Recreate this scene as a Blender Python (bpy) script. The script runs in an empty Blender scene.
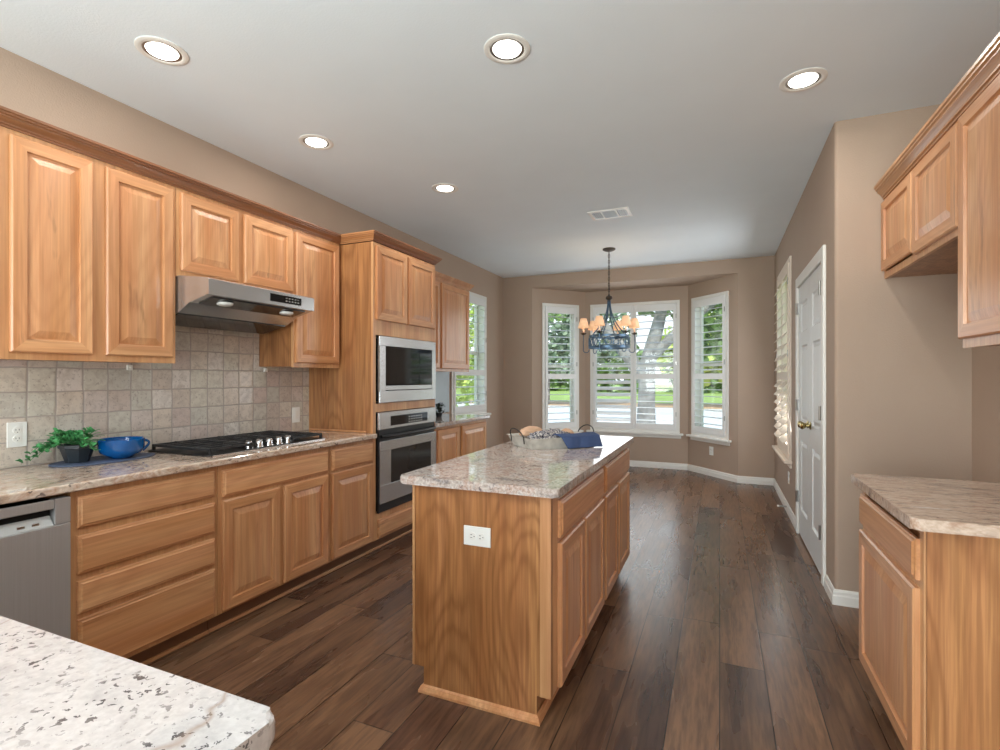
import bpy, bmesh, math, random
from mathutils import Vector, Matrix, noise
random.seed(7)
PI = math.pi
C = bpy.context.scene.collection
scene = bpy.context.scene

# ---------------------------------------------------------------- camera, world, sun, exposure
cam_d = bpy.data.cameras.new('camera')
cam_d.sensor_width = 36.0
cam_d.lens = 36.0 * 511.0 / 1000.0
cam_d.shift_y = 0.0024
cam_d.clip_start = 0.05
cam = bpy.data.objects.new('camera', cam_d)
cam.location = (0, 0, 1.355)
cam.rotation_euler = (PI / 2, 0, 0.406)
C.objects.link(cam)
scene.camera = cam

scene.view_settings.view_transform = 'Standard'
scene.view_settings.look = 'None'
scene.view_settings.exposure = 0.22
scene.view_settings.gamma = 1.0
scene.view_settings.use_curve_mapping = False

world = bpy.data.worlds.new('sky')
scene.world = world
world.use_nodes = True
wn = world.node_tree
wn.nodes.clear()
wo = wn.nodes.new('ShaderNodeOutputWorld')
wb = wn.nodes.new('ShaderNodeBackground')
wr = wn.nodes.new('ShaderNodeValToRGB')
wt = wn.nodes.new('ShaderNodeTexCoord')
ws = wn.nodes.new('ShaderNodeSeparateXYZ')
wn.links.new(wt.outputs['Generated'], ws.inputs[0])
wn.links.new(ws.outputs['Z'], wr.inputs['Fac'])
wr.color_ramp.elements[0].position = 0.0
wr.color_ramp.elements[0].color = (0.95, 0.97, 1.0, 1)
wr.color_ramp.elements[1].position = 0.6
wr.color_ramp.elements[1].color = (0.42, 0.62, 0.95, 1)
wn.links.new(wr.outputs[0], wb.inputs['Color'])
wb.inputs['Strength'].default_value = 1.6
wn.links.new(wb.outputs[0], wo.inputs['Surface'])

def light(name, kind, loc, rot, energy, color=(1, 1, 1), **kw):
    d = bpy.data.lights.new(name, kind)
    d.energy = energy
    d.color = color
    for k, v in kw.items():
        setattr(d, k, v)
    o = bpy.data.objects.new(name, d)
    o.location = loc
    o.rotation_euler = rot
    C.objects.link(o)
    return o

# sun high behind the house: lights the garden, never enters the room
light('sun', 'SUN', (0, -10, 20), (math.radians(35), math.radians(10), 0), 3.2, (1.0, 0.96, 0.9), angle=0.02)
# added fill light behind the camera, at the unseen rear opening
light('rear_fill', 'AREA', (-1.0, -2.9, 1.15), (math.radians(84), 0, 0), 160, (0.91, 0.98, 1.0),
      shape='RECTANGLE', size=2.9, size_y=2.2)
# daylight coming in at the bay and side windows
light('bay_daylight', 'AREA', (-1.188, 7.86, 1.5), (math.radians(-84), 0, 0), 12, (0.93, 0.97, 1.0),
      shape='RECTANGLE', size=1.2, size_y=1.8)
light('side_daylight', 'AREA', (0.54, 6.11, 1.5), (0, math.radians(82), 0), 17, (0.93, 0.97, 1.0),
      shape='RECTANGLE', size=1.8, size_y=1.14)

# added upward fill behind the camera to brighten the ceiling, no lamp there
light('ceiling_fill', 'AREA', (-0.9, -1.0, 1.75), (math.radians(180), 0, 0), 92, (0.84, 0.97, 1.0),
      shape='RECTANGLE', size=2.2, size_y=1.6)

# ---------------------------------------------------------------- node helpers
def lin(r, g, b):
    f = lambda c: (c / 255 / 12.92) if c / 255 <= 0.04045 else ((c / 255 + 0.055) / 1.055) ** 2.4
    return (f(r), f(g), f(b), 1)

class N:
    """tiny node-tree builder"""
    def __init__(s, name):
        s.m = bpy.data.materials.new(name)
        s.m.use_nodes = True
        s.t = s.m.node_tree
        s.t.nodes.clear()
        s.out = s.t.nodes.new('ShaderNodeOutputMaterial')
        s.b = s.t.nodes.new('ShaderNodeBsdfPrincipled')
        s.t.links.new(s.b.outputs[0], s.out.inputs['Surface'])
    def n(s, kind, **kw):
        x = s.t.nodes.new('ShaderNode' + kind)
        for k, v in kw.items():
            setattr(x, k, v)
        return x
    def l(s, a, b):
        s.t.links.new(a, b)
    def set(s, inp, v):
        if isinstance(v, bpy.types.NodeSocket):
            s.l(v, inp)
        else:
            inp.default_value = v
    def math(s, op, a, b=None, c=None):
        x = s.n('Math', operation=op)
        s.set(x.inputs[0], a)
        if b is not None: s.set(x.inputs[1], b)
        if c is not None: s.set(x.inputs[2], c)
        return x.outputs[0]
    def ramp(s, fac, stops, interp='LINEAR'):
        x = s.n('ValToRGB')
        x.color_ramp.interpolation = interp
        e = x.color_ramp.elements
        while len(e) < len(stops): e.new(0.5)
        for i, (p, c) in enumerate(stops):
            e[i].position = p
            e[i].color = c if len(c) == 4 else (*c, 1)
        s.set(x.inputs[0], fac)
        return x.outputs[0]
    def mix(s, fac, a, b, mode='MIX'):
        x = s.n('Mix', data_type='RGBA', blend_type=mode)
        s.set(x.inputs['Factor'], fac)
        s.set(x.inputs[6], a)
        s.set(x.inputs[7], b)
        return x.outputs[2]
    def coord(s, scale=(1, 1, 1), rand=True, kind='Object', rot=(0, 0, 0)):
        tc = s.n('TexCoord')
        v = tc.outputs[kind]
        if rand:
            oi = s.n('ObjectInfo')
            va = s.n('VectorMath', operation='MULTIPLY_ADD')
            cb = s.n('CombineXYZ')
            for i in range(3): s.l(oi.outputs['Random'], cb.inputs[i])
            s.l(cb.outputs[0], va.inputs[0])
            va.inputs[1].default_value = (17.3, 11.1, 23.7)
            s.l(v, va.inputs[2])
            v = va.outputs[0]
        mp = s.n('Mapping')
        mp.inputs['Scale'].default_value = scale
        mp.inputs['Rotation'].default_value = rot
        s.l(v, mp.inputs['Vector'])
        return mp.outputs[0]
    def noise(s, vec, scale, detail=2, rough=0.5, dist=0.0):
        x = s.n('TexNoise')
        s.l(vec, x.inputs['Vector'])
        x.inputs['Scale'].default_value = scale
        x.inputs['Detail'].default_value = detail
        x.inputs['Roughness'].default_value = rough
        x.inputs['Distortion'].default_value = dist
        return x.outputs['Fac']
    def bump(s, h, strength=0.2, dist=0.01):
        x = s.n('Bump')
        x.inputs['Strength'].default_value = strength
        x.inputs['Distance'].default_value = dist
        s.l(h, x.inputs['Height'])
        s.l(x.outputs[0], s.b.inputs['Normal'])
    def fin(s, col, rough=0.5, metal=0.0, **kw):
        s.set(s.b.inputs['Base Color'], col)
        s.set(s.b.inputs['Roughness'], rough)
        s.b.inputs['Metallic'].default_value = metal
        for k, v in kw.items():
            s.set(s.b.inputs[k.replace('_', ' ')], v)
        return s.m

def plain(name, col, rough=0.5, metal=0.0, var=0.06, nscale=8.0, bumps=0.0, bscale=200, **kw):
    n = N(name)
    v = n.coord()
    f = n.noise(v, nscale, 2)
    c1 = tuple(min(1, x * (1 - var)) for x in col[:3]) + (1,)
    c2 = tuple(min(1, x * (1 + var)) for x in col[:3]) + (1,)
    if bumps:
        n.bump(n.noise(v, bscale, 2), bumps, 0.003)
    return n.fin(n.ramp(f, [(0.3, c1), (0.7, c2)]), rough, metal, **kw)

def wood(name, light_c, mid_c, dark_c, axis='z', rough=0.38, cath=0.5, streak=0.42, band=1.0, fine_amt=0.24):
    n = N(name)
    sc = {'z': (1, 1, 0.07), 'x': (0.07, 1, 1), 'y': (1, 0.07, 1)}[axis]
    sc2 = {'z': (1, 1, 0.22), 'x': (0.22, 1, 1), 'y': (1, 0.22, 1)}[axis]
    v = n.coord(sc)
    v2 = n.coord(sc2)
    broad = n.noise(v, 9.0 * band, 2, 0.5)
    fine = n.noise(n.coord({'z': (1, 1, 0.03), 'x': (0.03, 1, 1), 'y': (1, 0.03, 1)}[axis]), 80.0, 3, 0.6)
    hue = n.noise(v, 14.0 * band, 1)
    cat = n.noise(v2, 2.6, 1.5, 0.45, 0.3)
    rings = n.math('SINE', n.math('MULTIPLY_ADD', cat, 120.0, n.math('MULTIPLY', n.noise(v, 40.0, 2), 5.0)))
    rings = n.math('MULTIPLY_ADD', rings, 0.5, 0.5)
    rings = n.math('POWER', rings, 2.0)
    base = n.ramp(broad, [(0.32, mid_c), (0.5, tuple((a + b) / 2 for a, b in zip(light_c, mid_c))), (0.66, light_c)])
    c = n.mix(n.math('MULTIPLY', rings, cath), base, n.mix(0.5, mid_c, dark_c))
    fr = n.ramp(fine, [(0.42, (0, 0, 0, 1)), (0.62, (1, 1, 1, 1))])
    c = n.mix(n.math('MULTIPLY', n.math('SUBTRACT', 1.0, fr), fine_amt), c, dark_c)
    c = n.mix(n.math('MULTIPLY', n.ramp(hue, [(0.5, (0, 0, 0, 1)), (0.62, (1, 1, 1, 1))]), 0.45), c, n.mix(1.0, c, (1.0, 0.92, 0.98, 1), 'MULTIPLY'))
    st = n.noise(n.coord({'z': (1, 1, 0.12), 'x': (0.12, 1, 1), 'y': (1, 0.12, 1)}[axis]), 9.0, 4, 0.7, 0.5)
    stm = n.ramp(st, [(0.61, (0, 0, 0, 1)), (0.70, (1, 1, 1, 1))])
    c = n.mix(n.math('MULTIPLY', stm, streak), c, tuple(x * 0.45 for x in dark_c[:3]) + (1,))
    oi = n.n('ObjectInfo')
    hs = n.n('HueSaturation')
    n.l(c, hs.inputs['Color'])
    n.l(n.math('MULTIPLY_ADD', oi.outputs['Random'], 0.16, 0.92), hs.inputs['Value'])
    n.bump(fine, 0.05, 0.002)
    return n.fin(hs.outputs[0], rough, Coat_Weight=0.35, Coat_Roughness=0.22)

L1, M1, D1 = lin(220, 168, 122), lin(202, 140, 90), lin(144, 86, 48)
M = {}
M['wood_v'] = wood('hickory_vertical', L1, M1, D1, 'z', cath=0.22)
M['wood_h'] = wood('hickory_horizontal', L1, M1, D1, 'x', cath=0.22)
M['wood_frame'] = wood('hickory_face_frame', lin(212, 164, 116), lin(192, 138, 92), D1, 'z', cath=0.12)
M['wood_panel'] = wood('hickory_end_panel', lin(192, 138, 88), lin(168, 112, 66), lin(110, 66, 36), 'z', cath=0.6, streak=0.25, fine_amt=0.4)
M['wood_crown'] = wood('hickory_crown_shaded', lin(158, 106, 70), lin(136, 86, 54), lin(92, 56, 34), 'y', cath=0.1)  # left crown, the shade on it darkened into the colour
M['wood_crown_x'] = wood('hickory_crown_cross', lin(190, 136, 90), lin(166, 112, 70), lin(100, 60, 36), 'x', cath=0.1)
M['wood_crown_lit'] = wood('hickory_crown_lit', lin(206, 158, 112), lin(184, 134, 90), lin(128, 82, 50), 'y', cath=0.1)  # right crown in its lit tone, paler copy of the left one
M['wood_toe_shaded'] = plain('toe_kick_shaded', lin(120, 84, 58), 0.6)  # toe boards, recess shade put into the colour
M['paint_wall'] = plain('tan_wall_paint', lin(178, 156, 138), 0.75, var=0.015, nscale=3, bumps=0.35, bscale=130)
M['paint_ceiling'] = plain('white_ceiling_paint', lin(234, 242, 247), 0.85, var=0.01, nscale=3, bumps=0.22, bscale=110)
M['white'] = plain('white_trim_paint', lin(236, 234, 228), 0.4, var=0.01)
M['cream'] = plain('cream_trim_paint', lin(232, 218, 202), 0.45, var=0.01)
M['shutter'] = plain('white_shutter_paint', lin(238, 238, 236), 0.4, var=0.01)
M['door_white'] = plain('white_door_paint', lin(226, 228, 228), 0.35, var=0.01)
M['black'] = plain('black_metal', (0.012, 0.012, 0.013, 1), 0.35)
M['iron'] = plain('cast_iron', (0.02, 0.021, 0.023, 1), 0.45, bumps=0.2)
M['black_gloss'] = plain('black_glass', (0.008, 0.008, 0.009, 1), 0.06)
M['gap'] = plain('dark_gap', (0.006, 0.006, 0.006, 1), 0.9)
M['oven_glass'] = plain('oven_window_glass', (0.028, 0.028, 0.028, 1), 0.08)
M['chrome'] = plain('chrome', (0.75, 0.75, 0.76, 1), 0.15, 1.0, var=0.01)
M['nickel'] = plain('satin_nickel', (0.42, 0.41, 0.39, 1), 0.3, 1.0, var=0.02)
M['strip_metal'] = plain('satin_strip', (0.5, 0.5, 0.49, 1), 0.45, 0.3, var=0.02)
M['brass'] = plain('antique_brass', (0.45, 0.36, 0.16, 1), 0.25, 1.0, var=0.03)
M['bronze'] = plain('weathered_bronze', (0.055, 0.045, 0.035, 1), 0.45, 0.6)
M['blue_iron'] = plain('blue_grey_iron', lin(88, 112, 135), 0.35, 0.7)
M['blue_glaze'] = plain('blue_glaze', lin(6, 84, 150), 0.08, var=0.1, Coat_Weight=0.5)
M['slate_blue'] = plain('slate_blue_mat', lin(84, 96, 122), 0.6)
M['pot'] = plain('black_ceramic', lin(38, 44, 50), 0.3)
M['soil'] = plain('soil', lin(60, 45, 35), 0.9)
M['leaf'] = plain('leaf_green', lin(72, 142, 84), 0.45, var=0.35, nscale=30)
M['leaf_dark'] = plain('dark_leaf', lin(48, 62, 54), 0.5, var=0.3, nscale=20)
M['napkin'] = plain('blue_napkin_cloth', lin(56, 74, 112), 0.85, bumps=0.3, bscale=400)
M['bread'] = plain('golden_crust', lin(206, 168, 138), 0.6, var=0.12, nscale=14)
M['outlet'] = plain('outlet_plastic', lin(238, 238, 234), 0.3, var=0.005)
M['outlet_dark'] = plain('outlet_slots', (0.03, 0.03, 0.03, 1), 0.6)
M['galv'] = plain('galvanised_metal', lin(206, 204, 196), 0.45, 0.25, var=0.15, nscale=20)
M['desk_panel'] = plain('blue_grey_wall_sheet', lin(160, 174, 180), 0.25, var=0.02)
M['vent_dark'] = plain('vent_shadow', (0.05, 0.05, 0.05, 1), 0.8)
M['bark'] = plain('tree_bark', lin(150, 146, 142), 0.9, var=0.3, nscale=5, bumps=0.8, bscale=20)
M['foliage'] = plain('tree_leaves', lin(146, 172, 104), 0.6, var=0.5, nscale=1.2)
M['foliage_yellow'] = plain('yellow_green_leaves', lin(190, 206, 110), 0.6, var=0.4, nscale=1.2)  # plain yellow-green leaf colour
M['foliage_grey'] = plain('grey_green_leaves', lin(150, 168, 138), 0.6, var=0.5, nscale=1.2)
M['lawn'] = plain('lawn_grass', lin(150, 170, 84), 0.9, var=0.2, nscale=0.6)
M['tan_ground'] = plain('mulch_bed', lin(196, 160, 124), 0.9, var=0.15, nscale=0.8)
M['concrete'] = plain('pale_driveway', lin(214, 212, 206), 0.85, var=0.06, nscale=0.4)
M['brick_house'] = plain('house_brick', lin(170, 120, 96), 0.9, var=0.2, nscale=3)
M['house_wall'] = plain('pale_siding', lin(196, 194, 188), 0.8)
M['roof'] = plain('roof_shingle', lin(120, 112, 106), 0.9, var=0.2)
M['bin'] = plain('dark_plastic', lin(52, 54, 60), 0.5)

# emissive and special
def emit(name, col, strength):
    n = N(name)
    return n.fin(col, 0.5, Emission_Color=col, Emission_Strength=strength)
M['lamp_glow'] = emit('lamp_lens', (1.0, 0.95, 0.86, 1), 6.0)
M['shade'] = plain('amber_lamp_shade', lin(238, 200, 165), 0.7, Emission_Color=lin(250, 190, 140), Emission_Strength=0.45)
M['hood_lens'] = plain('frosted_lens', lin(225, 225, 222), 0.3)

def glass_mat():
    n = N('window_glass')
    tr = n.n('BsdfTransparent')
    tr.inputs[0].default_value = (0.96, 0.98, 0.97, 1)
    gl = n.n('BsdfGlossy')
    gl.inputs['Roughness'].default_value = 0.02
    fr = n.n('LayerWeight')
    fr.inputs[0].default_value = 0.5
    mx = n.n('MixShader')
    n.l(n.math('MULTIPLY_ADD', n.math('POWER', fr.outputs['Facing'], 5.0), 0.8, 0.03), mx.inputs[0])
    n.l(tr.outputs[0], mx.inputs[1])
    n.l(gl.outputs[0], mx.inputs[2])
    n.l(mx.outputs[0], n.out.inputs['Surface'])
    return n.m
M['glass'] = glass_mat()

def steel_mat(name, axis, base=0.55, rough=0.26, metal=0.85):
    n = N(name)
    sc = {'h': (3, 3, 260), 'v': (260, 260, 3)}[axis]
    v = n.coord(sc)
    f = n.noise(v, 1.0, 3)
    n.bump(f, 0.06, 0.001)
    return n.fin(n.ramp(f, [(0.3, (base * .93,) * 3 + (1,)), (0.7, (base, base, base * 1.01, 1))]), rough, metal)
M['steel'] = steel_mat('brushed_steel', 'h', 0.62)
M['steel_dw'] = steel_mat('brushed_steel_dark', 'v', 0.5, 0.38, 0.55)

def granite(name, cols, speck, white=0.0, streaky=(1, 1, 1), spk=(0.60, 0.66), spk_scale=55, big=None, fine=0.35):
    n = N(name)
    v = n.coord(streaky, rand=False)
    f = n.noise(v, 7.0, 6, 0.62, 1.2)
    c = n.ramp(f, cols)
    g = n.noise(v, 90.0, 3, 0.6)
    c = n.mix(fine, c, n.ramp(g, [(0.35, lin(130, 118, 112)), (0.5, lin(196, 184, 174)), (0.62, lin(240, 234, 226))]))
    s = n.noise(v, spk_scale, 3, 0.6, 0.4)
    mask = n.noise(v, 9.0, 2)
    sm = n.ramp(s, [(spk[0], (0, 0, 0, 1)), (spk[1], (1, 1, 1, 1))])
    mm = n.ramp(mask, [(0.42, (0.15, 0.15, 0.15, 1)), (0.58, (1, 1, 1, 1))])
    c = n.mix(n.math('MULTIPLY', n.math('MULTIPLY', sm, mm), 0.85), c, speck)
    if big:
        vein = n.noise(n.coord((1.0, 0.6, 1), rand=False, rot=(0, 0, 0.9)), 1.7, 5, 0.6, 0.3)
        vm = n.ramp(vein, [(0.492, (0, 0, 0, 1)), (0.5, (1, 1, 1, 1)), (0.508, (0, 0, 0, 1))])
        c = n.mix(n.math('MULTIPLY', vm, 0.55), c, big)
    return n.fin(c, 0.07, Coat_Weight=0.3, Coat_Roughness=0.03)
M['granite'] = granite('speckled_tan_granite',
    [(0.32, lin(136, 116, 104)), (0.42, lin(196, 164, 138)), (0.50, lin(216, 198, 180)), (0.58, lin(190, 150, 122)), (0.68, lin(232, 222, 210))],
    lin(70, 62, 64), streaky=(1.7, 0.55, 1), fine=0.22, spk=(0.58, 0.62))
M['granite_cross'] = granite('streaked_tan_granite',
    [(0.32, lin(110, 92, 86)), (0.42, lin(186, 156, 134)), (0.50, lin(208, 184, 164)), (0.58, lin(178, 140, 114)), (0.68, lin(214, 202, 190))],
    lin(66, 60, 64), streaky=(0.5, 1.9, 1), fine=0.2, spk=(0.58, 0.62))
M['granite_island'] = granite('grey_pink_granite',
    [(0.32, lin(112, 106, 110)), (0.42, lin(178, 162, 154)), (0.50, lin(202, 192, 186)), (0.58, lin(178, 142, 126)), (0.68, lin(212, 210, 208))],
    lin(74, 72, 82), streaky=(1, 1, 1))
M['granite_overlit'] = granite('overlit_speckled_granite',  # peninsula stone, foreground overexposure painted in as whiter colour
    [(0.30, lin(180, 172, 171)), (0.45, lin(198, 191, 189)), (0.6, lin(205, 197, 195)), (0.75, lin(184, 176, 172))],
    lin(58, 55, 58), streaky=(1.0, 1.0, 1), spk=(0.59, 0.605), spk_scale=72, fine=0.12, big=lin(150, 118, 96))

def floor_mat():
    n = N('dark_hardwood_planks')
    tc = n.n('TexCoord')
    sx = n.n('SeparateXYZ')
    n.l(tc.outputs['Object'], sx.inputs[0])
    W, LEN = 0.19, 1.35
    xs = n.math('DIVIDE', n.math('ADD', sx.outputs['X'], 10.0 * W), W)
    row = n.math('FLOOR', xs)
    wn1 = n.n('TexWhiteNoise', noise_dimensions='1D')
    n.l(row, wn1.inputs['W'])
    ys = n.math('ADD', n.math('DIVIDE', sx.outputs['Y'], LEN), n.math('MULTIPLY', wn1.outputs['Value'], 7.3))
    pl = n.math('FLOOR', ys)
    cb = n.n('CombineXYZ')
    n.l(row, cb.inputs[0]); n.l(pl, cb.inputs[1])
    wn2 = n.n('TexWhiteNoise', noise_dimensions='2D')
    n.l(cb.outputs[0], wn2.inputs['Vector'])
    # gaps
    fx = n.math('FRACT', xs)
    dx = n.math('MULTIPLY', n.math('MINIMUM', fx, n.math('SUBTRACT', 1.0, fx)), W)
    fy = n.math('FRACT', ys)
    dy = n.math('MULTIPLY', n.math('MINIMUM', fy, n.math('SUBTRACT', 1.0, fy)), LEN)
    d = n.math('MINIMUM', dx, dy)
    gap = n.ramp(n.math('DIVIDE', d, 0.004), [(0.25, (0, 0, 0, 1)), (0.75, (1, 1, 1, 1))])
    # grain
    va = n.n('VectorMath', operation='MULTIPLY_ADD')
    n.l(wn2.outputs['Color'], va.inputs[0])
    va.inputs[1].default_value = (9, 9, 9)
    n.l(tc.outputs['Object'], va.inputs[2])
    mp = n.n('Mapping')
    mp.inputs['Scale'].default_value = (1, 0.09, 1)
    n.l(va.outputs[0], mp.inputs['Vector'])
    g1 = n.noise(mp.outputs[0], 60.0, 3, 0.6)
    mp2 = n.n('Mapping')
    mp2.inputs['Scale'].default_value = (1, 0.16, 1)
    n.l(va.outputs[0], mp2.inputs['Vector'])
    g2 = n.noise(mp2.outputs[0], 8.0, 3, 0.5)
    base = n.ramp(wn2.outputs['Value'], [(0.0, lin(72, 50, 40)), (0.3, lin(98, 70, 53)), (0.55, lin(118, 86, 64)), (0.8, lin(92, 62, 48)), (1.0, lin(128, 96, 72))])
    c = n.mix(n.math('MULTIPLY', n.ramp(g2, [(0.4, (0, 0, 0, 1)), (0.7, (1, 1, 1, 1))]), 0.5), base, lin(158, 118, 86))
    c = n.mix(n.math('MULTIPLY', n.ramp(g1, [(0.35, (1, 1, 1, 1)), (0.6, (0, 0, 0, 1))]), 0.5), c, lin(44, 28, 22))
    c = n.mix(gap, lin(22, 14, 11), c)
    hh = n.math('ADD', n.math('MULTIPLY', gap, 1.0), n.math('MULTIPLY', g2, 0.3))
    n.bump(hh, 0.08, 0.004)
    r = n.math('MULTIPLY_ADD', g2, 0.16, 0.2)
    return n.fin(c, r, Specular_IOR_Level=0.5)
M['floor'] = floor_mat()

def tile_mat():
    n = N('tumbled_stone_tiles')
    tc = n.n('TexCoord')
    sx = n.n('SeparateXYZ')
    n.l(tc.outputs['Object'], sx.inputs[0])
    P = 0.1175
    # hand laid: slight waviness
    wob = n.noise(n.coord((1, 1, 1), rand=False), 9.0, 1)
    wv = n.math('MULTIPLY', n.math('SUBTRACT', wob, 0.5), 0.012)
    a = n.math('DIVIDE', n.math('ADD', n.math('SUBTRACT', sx.outputs['Y'], 1.355 - 40 * P), wv), P)
    b = n.math('DIVIDE', n.math('ADD', n.math('SUBTRACT', sx.outputs['Z'], 1.402 - 20 * P), wv), P)
    ia, ib = n.math('FLOOR', a), n.math('FLOOR', b)
    cb = n.n('CombineXYZ')
    n.l(ia, cb.inputs[0]); n.l(ib, cb.inputs[1])
    w = n.n('TexWhiteNoise', noise_dimensions='2D')
    n.l(cb.outputs[0], w.inputs['Vector'])
    fa, fb = n.math('FRACT', a), n.math('FRACT', b)
    da = n.math('MINIMUM', fa, n.math('SUBTRACT', 1.0, fa))
    db = n.math('MINIMUM', fb, n.math('SUBTRACT', 1.0, fb))
    d = n.math('MINIMUM', da, db)
    m = n.ramp(d, [(0.018, (0, 0, 0, 1)), (0.042, (1, 1, 1, 1))])
    base = n.ramp(w.outputs['Value'], [(0.0, lin(196, 184, 174)), (0.2, lin(216, 202, 188)), (0.4, lin(200, 196, 186)),
                                       (0.6, lin(214, 207, 192)), (0.8, lin(202, 184, 176)), (1.0, lin(224, 218, 210))])
    va = n.n('VectorMath', operation='MULTIPLY_ADD')
    n.l(w.outputs['Color'], va.inputs[0])
    va.inputs[1].default_value = (7, 7, 7)
    n.l(tc.outputs['Object'], va.inputs[2])
    mott = n.noise(va.outputs[0], 22.0, 4, 0.65, 0.6)
    c = n.mix(n.math('MULTIPLY', n.ramp(mott, [(0.3, (1, 1, 1, 1)), (0.55, (0, 0, 0, 1))]), 0.5), base, lin(158, 144, 134))
    pit = n.noise(va.outputs[0], 90.0, 2)
    c = n.mix(n.math('MULTIPLY', n.ramp(pit, [(0.6, (0, 0, 0, 1)), (0.7, (1, 1, 1, 1))]), 0.4), c, lin(112, 100, 94))
    c = n.mix(m, lin(168, 158, 150), c)
    mrise = n.ramp(d, [(0.01, (0, 0, 0, 1)), (0.08, (1, 1, 1, 1))])
    n.bump(n.math('ADD', mrise, n.math('MULTIPLY', mott, 0.12)), 0.35, 0.004)
    rg = n.math('MULTIPLY_ADD', m, -0.45, 0.6)
    return n.fin(c, rg)
M['tile'] = tile_mat()

def pattern_cloth():
    n = N('speckled_cloth')
    v = n.coord()
    f = n.noise(v, 130.0, 2, 0.6)
    return n.fin(n.ramp(f, [(0.42, lin(44, 48, 66)), (0.5, lin(110, 108, 118)), (0.58, lin(206, 198, 190))]), 0.9)
M['speck_cloth'] = pattern_cloth()

# ---------------------------------------------------------------- mesh builder
class MB:
    def __init__(s):
        s.bm = bmesh.new()
    def box(s, x0, x1, y0, y1, z0, z1, bev=0.0, mi=0, seg=2):
        vs = [s.bm.verts.new(p) for p in ((x0, y0, z0), (x1, y0, z0), (x1, y1, z0), (x0, y1, z0),
                                          (x0, y0, z1), (x1, y0, z1), (x1, y1, z1), (x0, y1, z1))]
        fs = [s.bm.faces.new([vs[i] for i in q]) for q in ((0, 3, 2, 1), (4, 5, 6, 7), (0, 1, 5, 4), (1, 2, 6, 5), (2, 3, 7, 6), (3, 0, 4, 7))]
        for f in fs: f.material_index = mi
        if bev:
            es = set(e for f in fs for e in f.edges)
            r = bmesh.ops.bevel(s.bm, geom=list(es), offset=bev, segments=seg, affect='EDGES', profile=0.5)
            for f in r['faces']: f.material_index = mi
        return s
    def rings(s, rs, mi=0, cap0=True, cap1=True, matfn=None):
        """rs: list of closed loops of points, same length"""
        L = [[s.bm.verts.new(p) for p in r] for r in rs]
        k = len(L[0])
        for a in range(len(L) - 1):
            for i in range(k):
                j = (i + 1) % k
                f = s.bm.faces.new((L[a][i], L[a][j], L[a + 1][j], L[a + 1][i]))
                f.material_index = matfn(a, i) if matfn else mi
        if cap0:
            f = s.bm.faces.new(L[0][::-1]); f.material_index = mi
        if cap1:
            f = s.bm.faces.new(L[-1]); f.material_index = mi
        return s
    def lathe(s, prof, c=(0, 0, 0), seg=24, mi=0, cap0=True, cap1=True, sx=1.0, sy=1.0):
        rs = [[(c[0] + r * sx * math.cos(2 * PI * i / seg), c[1] + r * sy * math.sin(2 * PI * i / seg), c[2] + z) for i in range(seg)] for r, z in prof]
        return s.rings(rs, mi, cap0, cap1)
    def tube(s, pts, r, seg=8, mi=0):
        pts = [Vector(p) for p in pts]
        R = r if isinstance(r, (list, tuple)) else [r] * len(pts)
        rs = []
        up = None
        for i, p in enumerate(pts):
            t = (pts[min(i + 1, len(pts) - 1)] - pts[max(i - 1, 0)]).normalized()
            if up is None:
                up = Vector((0, 0, 1)) if abs(t.z) < 0.9 else Vector((1, 0, 0))
            a = t.cross(up).normalized()
            up = a.cross(t).normalized()
            rs.append([p + (a * math.cos(2 * PI * k / seg) + up * math.sin(2 * PI * k / seg)) * R[i] for k in range(seg)])
        return s.rings(rs, mi)
    def prism(s, poly, z0, z1, bev=0.0, mi=0):
        a = [s.bm.verts.new((x, y, z0)) for x, y in poly]
        b = [s.bm.verts.new((x, y, z1)) for x, y in poly]
        k = len(a)
        fs = [s.bm.faces.new(a[::-1]), s.bm.faces.new(b)]
        for i in range(k):
            fs.append(s.bm.faces.new((a[i], a[(i + 1) % k], b[(i + 1) % k], b[i])))
        for f in fs: f.material_index = mi
        if bev:
            es = set(fs[0].edges) | set(fs[1].edges)
            bmesh.ops.bevel(s.bm, geom=list(es), offset=bev, segments=3, affect='EDGES', profile=0.5)
        return s
    def sweep(s, prof, p0, p1, out, mi=0, m0=0.0, m1=0.0):
        """profile (o, z) swept from p0 to p1; out = outward unit xy; m0/m1 mitre per outward unit"""
        p0, p1 = Vector(p0), Vector(p1)
        d = (p1 - p0).normalized()
        o = Vector((out[0], out[1], 0))
        A = [p0 + o * a + Vector((0, 0, z)) + d * (a * m0) for a, z in prof]
        B = [p1 + o * a + Vector((0, 0, z)) + d * (a * m1) for a, z in prof]
        return s.rings([A, B], mi)
    def build(s, name, mats, parent=None, smooth=False, loc=None, rz=None):
        me = bpy.data.meshes.new(name)
        bmesh.ops.recalc_face_normals(s.bm, faces=s.bm.faces)
        s.bm.to_mesh(me)
        s.bm.free()
        if not isinstance(mats, (list, tuple)): mats = [mats]
        for m in mats: me.materials.append(M[m] if isinstance(m, str) else m)
        if smooth:
            for p in me.polygons: p.use_smooth = True
            try: me.set_sharp_from_angle(angle=math.radians(40))
            except Exception: pass
        o = bpy.data.objects.new(name, me)
        C.objects.link(o)
        if parent: o.parent = parent
        if loc: o.location = loc
        if rz is not None: o.rotation_euler = (0, 0, rz)
        return o

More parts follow.
